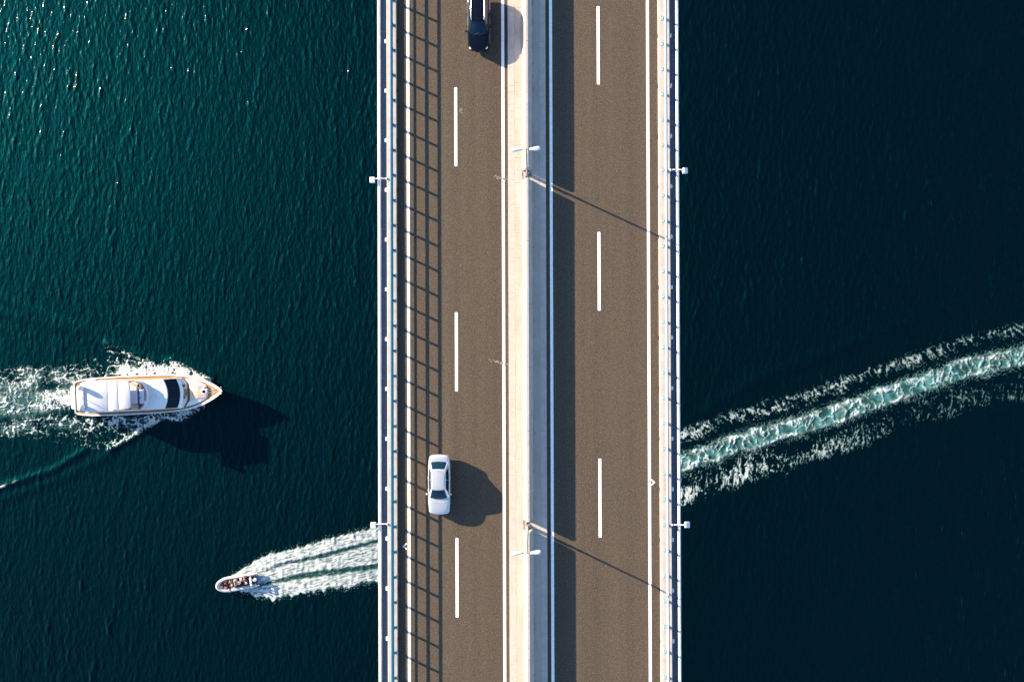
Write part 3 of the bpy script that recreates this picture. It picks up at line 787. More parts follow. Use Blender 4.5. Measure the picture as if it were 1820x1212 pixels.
# outer service pipes with couplings
for u, du, label in ((675.0, 0, 'white service pipe running outside the kerb on the yacht side of the bridge'), (1205.6, 0, 'white service pipe running outside the kerb on the side away from the boats')):
    x = bx(u, 0.05); rt = root('service_pipe', (x, 0, 0.02), 0, label, 'pipe')
    rr_ = 0.118
    m = MB(); m.tube([(0, y, 0) for y in np.linspace(YA, YB, 36)], rr_, 14); m.build('pipe_run', 'pipe', rt, 60)
    m = MB(); m.tube([(0, -0.05, 0), (0, 0.05, 0)], rr_+0.014, 14); cme = m.data('coupling', 'pipe', 50)
    m = MB(); m.box(-0.07, 0.07, -0.04, 0.04, -0.18, -0.08, 0.01); sme = m.data('saddle', 'steel')
    for k in range(-11, 12):
        link('coupling', cme, rt, (0, k*6.0+1.3, 0)); link('saddle', sme, rt, (0, k*6.0-0.4, 0))

# small square floodlights on outrigger arms
def floodlight(uh, vh, side, ue, ve, label):
    z = 0.34
    h = P(uh, vh, z); e = P(ue, ve, z-0.05); sgn = -1 if side == 0 else 1
    rt = root('floodlight', (XKL0 if side == 0 else XKR1, e.y, KZ-0.06), 0, label, 'floodlight', 'square floodlights on arms outside the railings')
    o = Vector(rt.location)
    m = MB(); m.box(min(0, sgn*0.05), max(0, sgn*0.05), -0.09, 0.09, -0.12, 0.14, 0.008); m.build('bracket', 'white', rt)
    L_ = h.x-o.x
    pts = [(0.02*sgn, 0, 0.02), (L_*0.25, 0.015, 0.07), (L_*0.5, 0.02, 0.10), (L_*0.75, 0.0, 0.10), (L_-sgn*0.16, h.y-o.y+0.03, 0.09)]
    m = MB(); m.tube(pts, 0.045, 10); m.build('arm', 'white', rt, 60)
    m = MB(); hx, hy = L_, h.y-o.y
    m.prism(rounded(hx-0.20, hx+0.20, hy-0.23, hy+0.23, 0.035, 3), 0.03, 0.17, 0.03); hd = m.build('lamp_housing', 'white', rt)
    m = MB(); m.box(hx-0.16, hx+0.16, hy-0.19, hy+0.19, 0.012, 0.03); m.build('lens', 'lamp', hd)
    m = MB(); m.box(min(hx-sgn*0.24, hx-sgn*0.19), max(hx-sgn*0.24, hx-sgn*0.19), hy-0.10, hy+0.12, 0.05, 0.12, 0.01); m.build('yoke', 'steel', hd)
floodlight(661.3, 319.7, 0, 688, 317.5, 'white square floodlight on an arm outside the railing, out past the yacht\'s bow')
floodlight(663.0, 933.5, 0, 688, 931.5, 'white square floodlight on an arm over the inflatable boat\'s wake')
floodlight(1218.0, 303.3, 1, 1191, 302, 'white square floodlight on an arm outside the pale railing, far from the foam trail')
floodlight(1221.8, 932.8, 1, 1194, 933, 'white square floodlight on an arm outside the pale railing, close to the foam trail')

# ------------------------------------------------------------------ cars
def car(name, loc, rz, label, paint, S, scale=1.0, front='plain'):
    rt = root(name, loc, rz, label, 'car')
    W = S['W']
    sec = [(.86, 0), (.97, .10), (1.0, .34), (1.0, .60), (.985, .78), (.945, .92), (.87, .985), (.62, 1.015), (.32, 1.03), (0, 1.035)]
    full = sec + [(-a, b) for a, b in reversed(sec[:-1])]
    rings = []
    for x, w, zb, zt, bul in S['st']:
        rings.append([(x+bul*(1-q*q), q*w*W, zb+(zt-zb)*f) for q, f in full])
    m = MB(); m.loft(rings)
    me = m.data('body', paint, 60)
    body = link('body', me, rt); sm = body.modifiers.new('sub', 'SUBSURF'); sm.levels = 2; sm.render_levels = 2
    zb, zr = S['belt'], S['roof']; xrb, xrt, xft, xfb = S['glass']; wb, wt = S['wb'], S['wt']
    lp = lambda a, b, t: a+(b-a)*t
    def ws(a, b, off=0): 
        a = a*2-1; k = 1-a*a
        return Vector((lp(xfb, xft, b)+k*lp(S['bw'], .05, b)+off*.5, a*lp(wb+.02, wt-.01, b), lp(zb, zr, b)+k*(.02+.10*b*(1-b))+off))
    def rw(a, b, off=0):
        a = a*2-1; k = 1-a*a
        return Vector((lp(xrb, xrt, b)-k*lp(.07, .03, b)-off*.5, a*lp(wb-.02, wt, b), lp(zb+.03, zr, b)+k*(.02+.10*b*(1-b))+off))
    def sd(c, b, sg, off=0):
        k = 4*c*(1-c)
        y = lp(lp(wb-.02, wt, b), lp(wb+.02, wt-.01, b), c)+k*.05*(1-b)+k*.05*b*(1-b)
        return Vector((lp(lp(xrb, xrt, b), lp(xfb, xft, b), c), sg*(y+off), lp(lp(zb+.03, zr, b), lp(zb, zr, b), c)+k*.02*b+off*.5))
    def rf(a, c):
        s_ = a*2-1; k = 1-s_*s_; kc = 4*c*(1-c)
        y = lp(wt, wt-.01, c)
        return Vector((lp(xrt, xft, c)-k*.03*(1-c)+k*.05*c, s_*y, zr+k*.02+kc*(.02+.015*k)))
    m = MB(); m.grid(lambda a, b: ws(a, b), 10, 6); m.grid(lambda a, b: rw(a, b), 10, 6)
    m.grid(lambda c, b: sd(c, b, 1), 14, 6); m.grid(lambda c, b: sd(c, b, -1), 14, 6); m.grid(rf, 10, 14)
    m.build('cabin', paint, rt, 50, weld=0.004)
    m = MB(); m.grid(lambda a, b: ws(.06+.88*a, .05+.90*b, .008), 10, 6); g1 = m.build('windshield', 'glass', rt, 180)
    m = MB(); m.grid(lambda a, b: rw(.07+.86*a, .08+.86*b, .008), 10, 6); m.build('rear_window', 'glass', rt, 180)
    for sg in (-1, 1):
        for c0, c1 in ((.13, .505), (.515, .90)):
            m = MB(); m.grid(lambda c, b: sd(lp(c0, c1, c)+(0 if c0 > .5 else .03*b*(1-c)), .10+.78*b, sg, .010), 8, 4); m.build('side_window', 'glass', rt, 180)
        m = MB(); m.ball((S['mir'], sg*(W+.045), zb+.05), (.075, .095, .065), 12, 8); m.box(S['mir']-.03, S['mir']+.03, min(sg*(W-.1), sg*(W+.02)), max(sg*(W-.1), sg*(W+.02)), zb+.0, zb+.04, .008)
        m.build('wing_mirror', paint, rt, 50)
        hl = S['hl']
        m = MB(); m.ball((hl[0], sg*hl[1], hl[2]), hl[3], 12, 8); m.build('headlight', 'lamp', rt, 60)
        tl = S['tl']
        m = MB(); m.ball((tl[0], sg*tl[1], tl[2]), tl[3], 12, 8); m.build('tail_light', 'tail', rt, 60)
        m = MB(); m.tube([(S['ax'][0]-.15, sg*(W-.01), .72), (S['ax'][1], sg*(W-.005), .70)], .018, 6); m.build('side_moulding', S['mould'], rt)
        for hx in (-.55, .42):
            m = MB(); m.box(hx-.10, hx+.10, min(sg*(W-.02), sg*(W+.018)), max(sg*(W-.02), sg*(W+.018)), .80, .83, .006); m.build('door_handle', paint, rt)
        for ax in S['ax']:
            wr = root('wheel', (ax, sg*(W-.115), .325)); wr.parent = rt
            m = MB(); rings = []
            for yy, r_ in ((-.105, .22), (-.11, .29), (-.08, .325), (.08, .325), (.11, .29), (.105, .22)):
                rings.append([(r_*math.cos(2*math.pi*k/24), yy, r_*math.sin(2*math.pi*k/24)) for k in range(24)])
            m.loft(rings); m.build('tyre', 'tyre', wr, 50)
            m = MB(); m.tube([(0, -.112, 0), (0, .112, 0)], .215, 20); m.build('rim', 'rim', wr, 50)
    # wipers and cowl vents, mirror inside, plates, bonnet creases
    for a0, a1 in ((.25, .55), (.55, .85)):
        p0 = ws(a0, .04, .016); p1 = ws(a1, .20, .018); m = MB(); m.tube([p0, p1], .011, 6); m.build('wiper', 'trim', rt)
    if front != 'plain':
        for sg in (-1, 1):
            m = MB(); m.tube([(xft-.02, sg*(wt-.01), zr+.015), (xft-.25, sg*(wt+.02), zr+.05), ((xrt+xft)/2, sg*(wt+.035), zr+.06), (xrt+.15, sg*(wt+.01), zr+.04)], [.02, .04, .045, .03], 8); m.build('roof_edge_strip', 'chrome', rt, 50)  # bright metal strip along each roof edge
    for y0, y1 in ((-.46, -.22), (-.16, .20), (.26, .46)) if front == 'plain' else ():
        zz = zb+.028 if front == 'plain' else zb+.0
        xq = S['cowl']; m = MB(); m.box(xq-.03, xq+.03, y0, y1, S['cowlz'], S['cowlz']+.012, .003); m.build('cowl_vent', 'grey' if front == 'plain' else 'trim', rt)
    m = MB(); m.box(xft+.05, xft+.10, -.10, .10, zr-.06, zr-.02, .01); m.build('roof_mirror', 'trim', rt)
    m = MB(); m.lathe([(.02, 0), (.012, .06), (.004, .30)], (xrt+.1, 0, zr+.04), 6); m.build('aerial', 'trim', rt)
    fx = S['st'][-1][0]+S['st'][-1][4]
    m = MB(); m.box(fx-.20, fx-.14, -.22, .22, .38, .48, .005); m.build('number_plate', 'white', rt)
    m = MB(); m.box(S['st'][0][0]+S['st'][0][4]+.12, S['st'][0][0]+S['st'][0][4]+.16, -.22, .22, .46, .56, .005); m.build('number_plate', 'white', rt)
    gr = S['grille']; m = MB(); m.prism(rounded(gr[0]-.05, gr[0]+.05, -gr[1], gr[1], .03, 3), gr[2], gr[3], .02); m.build('grille', S['grm'], rt)
    return rt

sed = dict(W=.885, belt=.945, roof=1.385, glass=(-1.84, -1.27, .24, .98), wb=.76, wt=.545, bw=.15, mir=.70, cowl=1.34, cowlz=.955,
  hl=(2.02, .66, .70, (.20, .15, .085)), tl=(-2.13, .66, .76, (.09, .12, .08)), ax=(-1.40, 1.42), mould='trim', grille=(2.285, .30, .55, .72), grm='chrome',
  st=[(-2.255, .74, .40, .70, -.10), (-2.215, .83, .30, .93, -.10), (-2.08, .91, .22, 1.005, -.08), (-1.75, .965, .20, 1.01, -.04), (-1.3, .99, .20, .985, 0), (-.6, 1.0, .20, .965, 0), (.2, 1.0, .20, .955, 0),
      (.9, .995, .20, .955, .01), (1.35, .985, .20, .935, .04), (1.75, .96, .20, .885, .07), (2.05, .91, .22, .815, .10), (2.18, .85, .28, .72, .12), (2.225, .75, .36, .60, .125)])
for q_ in (0,): sed['st'] = [(a*1.03, b_, c_, d_, e_) for a, b_, c_, d_, e_ in sed['st']]
c0 = P(781.0, 860.6, 0.6)
car('silver_car', (c0.x, c0.y, 0.0), -math.pi/2-R(0.2), 'silver saloon car driving on the railing side of its carriageway', 'silver', sed)
blk = dict(sed); blk.update(W=.91, belt=.955, roof=1.43, glass=(-2.15, -1.75, .20, 1.04), wb=.75, wt=.50, bw=.20, mir=.86, cowl=1.30, cowlz=.965, mould='chrome',
  hl=(1.98, .62, .745, (.24, .13, .07)), tl=(-2.25, .66, .78, (.09, .12, .08)), ax=(-1.45, 1.45), grille=(2.33, .26, .50, .72), grm='trim',
  st=[(-2.32, .74, .40, .72, -.10), (-2.28, .83, .30, .95, -.10), (-2.10, .91, .22, 1.01, -.08), (-1.75, .965, .20, 1.01, -.04), (-1.3, .99, .20, .99, 0), (-.6, 1.0, .20, .965, 0), (.2, 1.0, .20, .96, 0),
      (.9, .995, .20, .965, .01), (1.35, .985, .20, .945, .05), (1.75, .95, .20, .90, .12), (2.0, .87, .22, .84, .20), (2.12, .76, .28, .75, .27), (2.17, .62, .36, .60, .28)])
c1 = P(850.5, 40, 0.6)
car('black_car', (c1.x, c1.y, 0.0), -math.pi/2, 'glossy black saloon car driving beside the median paving', 'blackpaint', blk, front='dark')

# ------------------------------------------------------------------ yacht
def YP(zx, zy, z): return P(100+zx/5.353, 600+zy/5.353, WATER+z)
ys, yb_ = YP(175, 574, 2.2), YP(1582, 507, 3.0)
yhead = math.atan2(yb_.y-ys.y, yb_.x-ys.x)
ymid = (ys+yb_)/2; ymid.z = WATER
yacht = root('yacht', ymid, yhead, 'white motor yacht with teak side decks, dark windscreen and hardtop, under way', 'yacht')
YI = Matrix.Rotation(-yhead, 3, 'Z')
def yl(zx, zy, z):
    p = YP(zx, zy, z); q = YI @ (Vector((p.x, p.y, 0))-Vector((ymid.x, ymid.y, 0))); return Vector((q.x, q.y, z))
def yx(zx, z): return yl(zx, 575-.0493*(zx-150), z).x
ygun = [(175, 150), (200, 163), (250, 174), (340, 184), (600, 190), (950, 187), (1100, 181), (1200, 172), (1280, 160), (1340, 143), (1400, 121), (1450, 97), (1500, 70), (1540, 43), (1568, 19), (1581, 4)]
xs0, xs1 = yx(175, 2.2), yx(1581, 3.0)
def zg(t): return 1.95+0.15*t+0.95*max(0, (t-.45)/.55)**1.6
yst = []
for zx, hb in ygun:
    t = (zx-175)/(1581-175); z = zg(t); yst.append((yx(zx, z), hb/60.2, z, t))
rings = []
for x, b, z, t in yst:
    fl = 0.94-0.42*max(0, (t-.45)/.55)**1.3; xw = xs0+(x-xs0)*(1-.085*t*t); xm = (x+xw)/2
    half = [(x, b, z), (x, b*1.0, z-.12), (xm, b*(fl*.35+.65), z*.55), (xw, b*fl, .10), (xw, b*fl*.9, -.25), (xw-.2*t, 0, -.9)]
    rings.append(half + [(p[0], -p[1], p[2]) for p in reversed(half[:-1])])
m = MB(); m.loft(rings, close=False); m.bm.faces.new([v for v in m.bm.verts if False] or [m.bm.verts.new(p) for p in rings[0]])
m.build('hull', 'gel', yacht, 40, weld=0.001)
# cap rail, inner bulwark and teak deck
def inner(b, k): return max(b-k, 0.012)
def strip(name, mat, f0, f1, sts=yst):
    m = MB()
    for sg in (1, -1):
        m.loft([[f0(s, sg), f1(s, sg)] for s in sts], close=False)
    return m.build(name, mat, yacht, 50)
CAPW = 0.19
strip('cap_rail', 'gel', lambda s, g: (s[0], g*s[1]*1.004, s[2]+.01), lambda s, g: (s[0]-.10*s[3], g*inner(s[1], CAPW+1.0*max(0, s[3]-.72)), s[2]+.02))
strip('bulwark', 'gel', lambda s, g: (s[0]-.10*s[3], g*inner(s[1], CAPW+1.0*max(0, s[3]-.72)), s[2]+.02), lambda s, g: (s[0]-.10*s[3], g*inner(s[1], CAPW+.05+1.0*max(0, s[3]-.72)), s[2]-.12))
m = MB(); m.loft([[(s[0]-.10*s[3], g*inner(s[1], CAPW+.03+1.0*max(0, s[3]-.72)), s[2]-.09) for g in (1, .5, 0, -.5, -1)] if False else [(s[0]-.10*s[3], g*inner(s[1], CAPW+.03+1.0*max(0, s[3]-.72)), s[2]-.09) for g in (1, .5, 0, -.5, -1)] for s in yst], close=False)
m.build('teak_deck', 'teak', yacht, 50)
m = MB(); x = yst[0][0]; b = yst[0][1]; m.box(x-.06, x+.10, -b, b, .6, 2.0, .04); m.build('transom', 'gel', yacht)
m = MB(); m.prism(rounded(yx(138, .5), yx(195, .5)+.5, -1.9, 1.9, .35), .32, .50, .05); sp = m.build('swim_platform', 'gel', yacht)
m = MB(); m.prism(rounded(yx(150, .5), yx(185, .5), -1.6, 1.6, .2), .50, .512); m.build('platform_teak', 'beige', sp)
for sg, y0 in ((1, 2.05), (-1, 2.05)):
    m = MB(); x0 = yx(178, 2.0); m.box(x0, x0+1.0, min(sg*1.5, sg*2.55), max(sg*1.5, sg*2.55), 1.72, 1.78, .01); m.build('quarter_deck', 'teakd', yacht)
for k in range(5):
    yy = -1.75+k*.87; x0 = yx(190, 2.2)
    m = MB(); m.box(x0, x0+.42, yy-.36, yy+.36, 1.75, 2.12, .05); m.build('aft_seat', 'darkbrown', yacht)
# main cabin
def cab_outline(xr, xf, hw, bulge, hwf, r=.35, n=9):
    pts = [(xr+r, hw), (xr+.1, hw-.12), (xr, hw-r)]
    pts += [(xr, -hw+r), (xr+.1, -hw+.12), (xr+r, -hw)]
    fr = []
    for k in range(n+1):
        a = -1+2*k/n; fr.append((xf+bulge*(1-a*a), a*hwf))
    return pts + [(lambda q: (xr+(xf-xr)*.6, -hw))(0)] + fr + [(xr+(xf-xr)*.6, hw)]
ZF = 4.25
xr_, xf_ = yx(262, ZF), yx(1018, ZF)
m = MB(); rings = []
for z, dxf, hw in ((1.5, 2.6, 2.52), (3.0, 2.05, 2.50), (3.3, 1.75, 2.48), (ZF-.06, .06, 2.42), (ZF, 0, 2.36)):
    rings.append([(x, y, z) for x, y in cab_outline(xr_, xf_+dxf, hw, .62, hw*.97)])
m.loft(rings); m.build('cabin', 'gel', yacht, 35)
# windscreen: dark raked glass from the coachroof down to the trunk
def wsf(a, b, off=.02):
    a = a*2-1; t = b
    zt = ZF-.06+(3.28-ZF+.06)*t
    xt = xf_+.06+(1.75-.06)*t+.62*(1-a*a)
    return (xt+off, a*(2.36+.06*t), zt+off*.7)
m = MB(); m.grid(lambda a, b: wsf(.02+.96*a, .02+.93*b), 18, 4); wsn = m.build('windscreen', 'navyglass', yacht, 180)
for a in (.33, .67):
    m = MB(); p0, p1 = Vector(wsf(a, .03, .03)), Vector(wsf(a, .94, .03)); m.tube([p0, p1], .03, 6); m.build('mullion', 'navy', wsn)
for sg in (1, -1):
    m = MB(); m.grid(lambda a, b: (xr_+1.2+(xf_-xr_-.2)*a, sg*(2.508-.02*b), 2.75+.75*b), 8, 1); m.build('side_window', 'navyglass', yacht)
# trunk in front of the windscreen with seat, teak table and hatch
def Z2(x, y, z): return yl((260+x/12.12-100)*5.353, (650+y/12.12-600)*5.353, z)
def poly2(pts, z): return [tuple(Z2(x, y, z))[:2] for x, y in pts]
m = MB(); m.prism(poly2([(560, 268), (730, 262), (800, 330), (848, 420), (858, 560), (858, 740), (830, 800), (770, 880), (640, 918), (560, 925)], 3.1), 2.0, 3.08, .10); m.build('trunk', 'gel', yacht, 40)
m = MB(); m.prism(poly2([(762, 400), (838, 425), (846, 560), (846, 690), (832, 740), (775, 770)], 3.1), 3.05, 3.16, .04); m.build('bench_cushion', 'beige', yacht, 40)
m = MB(); m.prism(poly2([(768, 400), (822, 402), (824, 440), (800, 460), (770, 455)], 3.2), 3.12, 3.22, .02); m.build('deck_speaker', 'darkbrown', yacht)
m = MB(); m.prism(poly2([(806, 508), (884, 512), (886, 640), (806, 632)], 3.2), 3.12, 3.24, .03); tb = m.build('teak_table', 'teak', yacht)
m = MB(); m.lathe([(.06, 0), (.06, .05)], tuple(Z2(848, 603, 3.24)), 8); m.build('cup_holder', 'trim', tb)
m = MB(); c_ = Z2(812, 680, 3.2); m.ball((c_.x, c_.y, 3.2), (.17, .17, .10)); tg = m.build('seat_pillow', 'cl_blue', yacht, 60)
m = MB(); c_ = Z2(800, 640, 3.2); m.ball((c_.x, c_.y, 3.18), (.14, .12, .09)); m.build('seat_pillow', 'maroon', yacht, 60)
# sun pad on the foredeck
sp_out = [(812, 282), (900, 274), (1050, 308), (1180, 368), (1268, 418), (1308, 500), (1306, 640), (1270, 712), (1150, 782), (1000, 842), (832, 886), (900, 790), (925, 745), (920, 580), (905, 400), (870, 340)]
m = MB(); m.prism(poly2(sp_out, 3.1), 2.1, 3.05, .06); m.build('foredeck_trunk', 'gel', yacht, 40)
m = MB(); m.prism(poly2([(908, 392), (1100, 408), (1180, 430), (1180, 690), (1100, 706), (932, 750), (922, 580)], 3.15), 3.03, 3.14, .05); sp_ = m.build('sun_pad', 'beige', yacht, 40)
for k in range(1, 4):
    m = MB(); a = Z2(922+62*k, 400+8*k, 3.14); b = Z2(930+62*k, 735-12*k, 3.14); m.tube([(a.x, a.y, 3.142), (b.x, b.y, 3.142)], .012, 5); m.build('seam', 'tan', sp_)
for q in ([(1100, 438), (1182, 440), (1182, 498), (1100, 496)], [(1100, 632), (1270, 628), (1270, 690), (1100, 694)]):
    m = MB(); m.prism(poly2(q, 3.15), 3.14, 3.165, .008); m.build('slatted_mat', 'maroon', yacht)
m = MB(); m.prism(poly2([(1170, 490), (1302, 492), (1302, 618), (1170, 618)], 3.15), 3.04, 3.19, .03); ht = m.build('deck_hatch', 'gel', yacht, 40)
m = MB(); m.prism(poly2([(1190, 525), (1255, 525), (1255, 590), (1190, 590)], 3.2), 3.19, 3.205, .004); m.build('hatch_glass', 'navyglass', ht)
m = MB(); c_ = Z2(1220, 470, 3.2); m.ball((c_.x, c_.y, 3.16), (.24, .18, .12)); m.build('folded_towel', 'cl_white', yacht, 60)
m = MB(); c_ = Z2(1275, 465, 3.2); m.ball((c_.x, c_.y, 3.12), (.20, .15, .08)); m.build('folded_towel', 'cl_red', yacht, 60)
for o_ in list(yacht.children):
    if o_.name.split('.')[0] in ('trunk', 'bench_cushion', 'deck_speaker', 'teak_table', 'seat_pillow', 'foredeck_trunk', 'sun_pad', 'slatted_mat', 'deck_hatch', 'folded_towel'): o_.location.z -= 0.22
# anchor gear and bow fittings
for yy in (522, 580):
    a = Z2(1330, yy, 2.75); b = Z2(1500, yy-12 if yy < 550 else yy+2, 2.85)
    m = MB(); m.lathe([(.16, -.05), (.17, .06), (.10, .12), (.10, .22), (.13, .26)], (a.x, a.y, 2.62), 12); wl = m.build('windlass', 'chrome', yacht, 40)
    m = MB(); m.tube([(a.x+.2, a.y, 2.72), (a.x+.55, a.y, 2.74), (b.x-.2, b.y, 2.85), (b.x, b.y, 2.9)], [.05, .06, .055, .03], 8); m.build('anchor_chain', 'chrome', yacht, 50)
for yy, dz in ((460, 0), (525, .05), (560, 0), (605, 0)):
    a = Z2(1612 if yy != 525 else 1622, yy, 3.1); m = MB(); m.ball((a.x, a.y, 3.1+dz), (.13, .09, .09), 10, 6); m.build('bow_fitting', 'chrome', yacht, 60)
for zx, hb in ((420, 187), (620, 190), (840, 188), (1040, 183), (1210, 171), (1350, 139), (1460, 91)):
    t = (zx-175)/1406; z = zg(t); x = yx(zx, z)
    for sg in (1, -1):
        m = MB(); m.tube([(x, sg*(hb/60.2-.12), z), (x, sg*(hb/60.2-.14), z+.62)], .02, 6); m.build('stanchion', 'chrome', yacht)
for sg in (1, -1):
    m = MB(); m.tube([(yx(zx, zg((zx-175)/1406)), sg*(max(hb, 6)/60.2-.14), zg((zx-175)/1406)+.62) for zx, hb in ygun[4:-1]], .018, 6); m.build('guard_rail', 'chrome', yacht, 60)
# flybridge: coaming, floor, seats, table, helm, tinted screen
zc_ = ZF+.65
m = MB(); arc = [(728, 405), (790, 415), (832, 450), (856, 500), (864, 545), (858, 600), (838, 645), (806, 684)]
sc_lo = [yl(x-4, y, zc_-.25) for x, y in arc]; sc_hi = [yl(x-16, 543+(y-543)*.96, zc_+.28) for x, y in arc]
m.loft([[tuple(p) for p in sc_lo], [tuple(p) for p in sc_hi]], close=False); m.build('flybridge_screen', 'purple', yacht, 180)
m = MB(); coam = [(250, 425), (300, 410), (500, 402), (720, 399), (790, 408), (838, 446), (864, 500), (872, 545), (866, 604), (845, 650), (810, 692), (700, 696), (500, 698), (300, 702), (250, 690)]
outer_ = [yl(x, y, ZF+.3) for x, y in coam]; inn = [yl(560+(x-560)*.965, 548+(y-548)*.93, ZF+.3) for x, y in coam]
m.loft([[(p.x, p.y, z) for p in ps] for ps, z in ((outer_, ZF-.02), (outer_, ZF+.50), (inn, ZF+.52), (inn, ZF+.01))], cap0=False, cap1=False); m.build('flybridge_coaming', 'gel', yacht, 40)
m = MB(); m.prism([(p.x, p.y) for p in inn], ZF+.004, ZF+.03); m.build('flybridge_floor', 'teakd', yacht)
def flat(name, mat, x0, x1, y0, y1, zt, th, bev=.04, rr=.12):
    a = yl(x0, y0, zt); b = yl(x1, y1, zt); m = MB()
    m.prism(rounded(min(a.x, b.x), max(a.x, b.x), min(a.y, b.y), max(a.y, b.y), rr, 3), zt-th, zt, bev); return m.build(name, mat, yacht, 40)
flat('settee', 'beige', 690, 795, 424, 474, ZF+.5, .45)
flat('settee', 'beige', 770, 800, 440, 500, ZF+.5, .45, .03, .08)
flat('wet_bar', 'lav', 690, 768, 476, 624, ZF+.92, .85, .03, .05)
flat('helm_seat', 'tan', 708, 778, 628, 682, ZF+.62, .55)
flat('helm_console', 'greycanvas', 788, 842, 494, 628, ZF+.85, .8)
hw_ = yl(780, 590, ZF+.9); m = MB(); m.tube([(hw_.x, hw_.y+.2*math.cos(a), ZF+.9+.2*math.sin(a)) for a in np.linspace(0, 2*math.pi, 17)], .02, 6); m.build('steering_wheel', 'trim', yacht)
a = yl(797, 575, ZF+.88); m = MB(); m.lathe([(.08, 0), (.07, .05), (.02, .08)], (a.x, a.y, ZF+.85), 10); m.build('compass', 'trim', yacht)
hn = yl(940, 540, ZF); m = MB()
for dy in (-.28, 0, .28): m.ball((hn.x, hn.y+dy, ZF+.06), (.10, .07, .06) if dy else (.12, .12, .12), 10, 6)
m.build('horn', 'chrome', yacht, 60)
# hardtop in three canvas panels, arch, domes, mast
ZH = 6.3
for x0, x1, mat, dz, hy in ((222, 492, 'canvas', 0, 134), (492, 588, 'canvas', -.03, 133), (588, 704, 'greycanvas', -.07, 130)):
    cy0 = 560-.0493*((x0+x1)/2-400); a = yl(x0+(0 if x0 < 300 else -9), cy0-hy, ZH); b = yl(x1, cy0+hy, ZH)
    m = MB(); r_ = .5 if mat == 'greycanvas' or x0 < 300 else .06
    n_ = 12; pts_l = rounded(a.x, b.x, min(a.y, b.y), max(a.y, b.y), .06, 2)
    if x0 < 300: pts_l = [(a.x, y) if False else (x, y) for x, y in [(a.x+.5, max(a.y, b.y)), (a.x+.12, max(a.y, b.y)-.12), (a.x, max(a.y, b.y)-.55), (a.x, min(a.y, b.y)+.55), (a.x+.12, min(a.y, b.y)+.12), (a.x+.5, min(a.y, b.y)), (b.x, min(a.y, b.y)), (b.x, max(a.y, b.y))]]
    if x0 > 580: pts_l = [(a.x, max(a.y, b.y)), (a.x, min(a.y, b.y)), (b.x-.45, min(a.y, b.y)+.02), (b.x-.12, min(a.y, b.y)+.14), (b.x, min(a.y, b.y)+.5), (b.x+.05, (a.y+b.y)/2), (b.x, max(a.y, b.y)-.5), (b.x-.12, max(a.y, b.y)-.14), (b.x-.45, max(a.y, b.y)-.02)]
    m.prism(pts_l, ZH+dz-.16, ZH+dz, .05); m.build('hardtop_panel', mat, yacht, 40)
for x_, s_ in ((300, 1), (300, -1), (660, 1), (660, -1)):
    p = yl(x_, 548, ZH); m = MB(); m.tube([(p.x, p.y+s_*1.9, ZF+.4), (p.x-.1, p.y+s_*1.85, ZH-.12)], .07, 8); m.build('hardtop_pillar', 'gel', yacht)
a = yl(205, 460, 6.0); b = yl(282, 690, 6.0)
m = MB(); m.prism(rounded(a.x, b.x, b.y, a.y, .3, 4), 6.34, 6.48, .05); m.build('radar_arch', 'gel', yacht, 40)
for px, py, r_ in ((226, 480, .44), (240, 664, .50)):
    c_ = yl(px, py, 6.85); m = MB(); m.lathe([(r_*.8, -.38), (r_*.95, -.2), (r_, 0), (r_*.92, .2), (r_*.66, .38), (r_*.3, .47), (.02, .49)], (c_.x, c_.y, 6.86), 18); m.build('radar_dome', 'gel', yacht, 60)
a = yl(235, 575, 6.7); m = MB(); m.tube([(a.x, a.y, 6.45), (a.x-.15, a.y, 7.5), (a.x-.3, a.y, 8.6)], [.07, .05, .03], 8); m.build('mast', 'gel', yacht, 60)
for x0, y0, y1 in ((380, 700, 0), (320, 405, 0)):
    a = yl(x0, y0, 3.0); m = MB(); m.box(a.x-.7, a.x+.5, a.y-.12, a.y+.12, 1.6, 2.75, .1); m.build('stair_wing', 'gel', yacht)
# fenders: hung from the yacht, things of their own
def fender(zx, zy, big, label, group):
    z = 1.15 if big else 0.95
    p = YP(zx, zy, z); rt = root('fender', (p.x, p.y, WATER+z), 0, label, 'fender', group)
    m = MB()
    if big: m.ball((0, 0, 0), (.36, .36, .40), 16, 10)
    else: m.lathe([(.04, -.42), (.14, -.36), (.17, -.2), (.17, .2), (.14, .36), (.04, .42)], (0, 0, 0), 14)
    m.build('fender_body', 'navy', rt, 60)
    m = MB(); m.tube([(0, 0, .38), (.05, (-.15 if zy > 540 else -.0), 1.0)], .015, 6); m.build('rope', 'cl_white', rt)
for zx, zy, lb in ((342, 358, 'large round navy fender on the yacht\'s port side near the stern'), (1280, 340, 'large round navy fender on the yacht\'s port side near the bow'), (362, 764, 'large round navy fender on the yacht\'s starboard side near the stern'), (1302, 694, 'large round navy fender on the yacht\'s starboard side near the bow')):
    fender(zx, zy, True, lb, 'fenders hung along the yacht')
for zx, zy in ((602, 356), (767, 348), (937, 340), (1105, 334)): fender(zx, zy, False, 'small navy fender on the yacht\'s sunlit port side, %s small one from the bow' % {1105: 'first', 937: 'second', 767: 'third', 602: 'fourth'}[zx], 'fenders hung along the yacht')
for zx, zy in ((592, 743), (795, 736), (955, 732), (1122, 720)): fender(zx, zy, False, 'small navy fender on the yacht\'s shaded starboard side, %s small one from the bow' % {1122: 'first', 955: 'second', 795: 'third', 592: 'fourth'}[zx], 'fenders hung along the yacht')

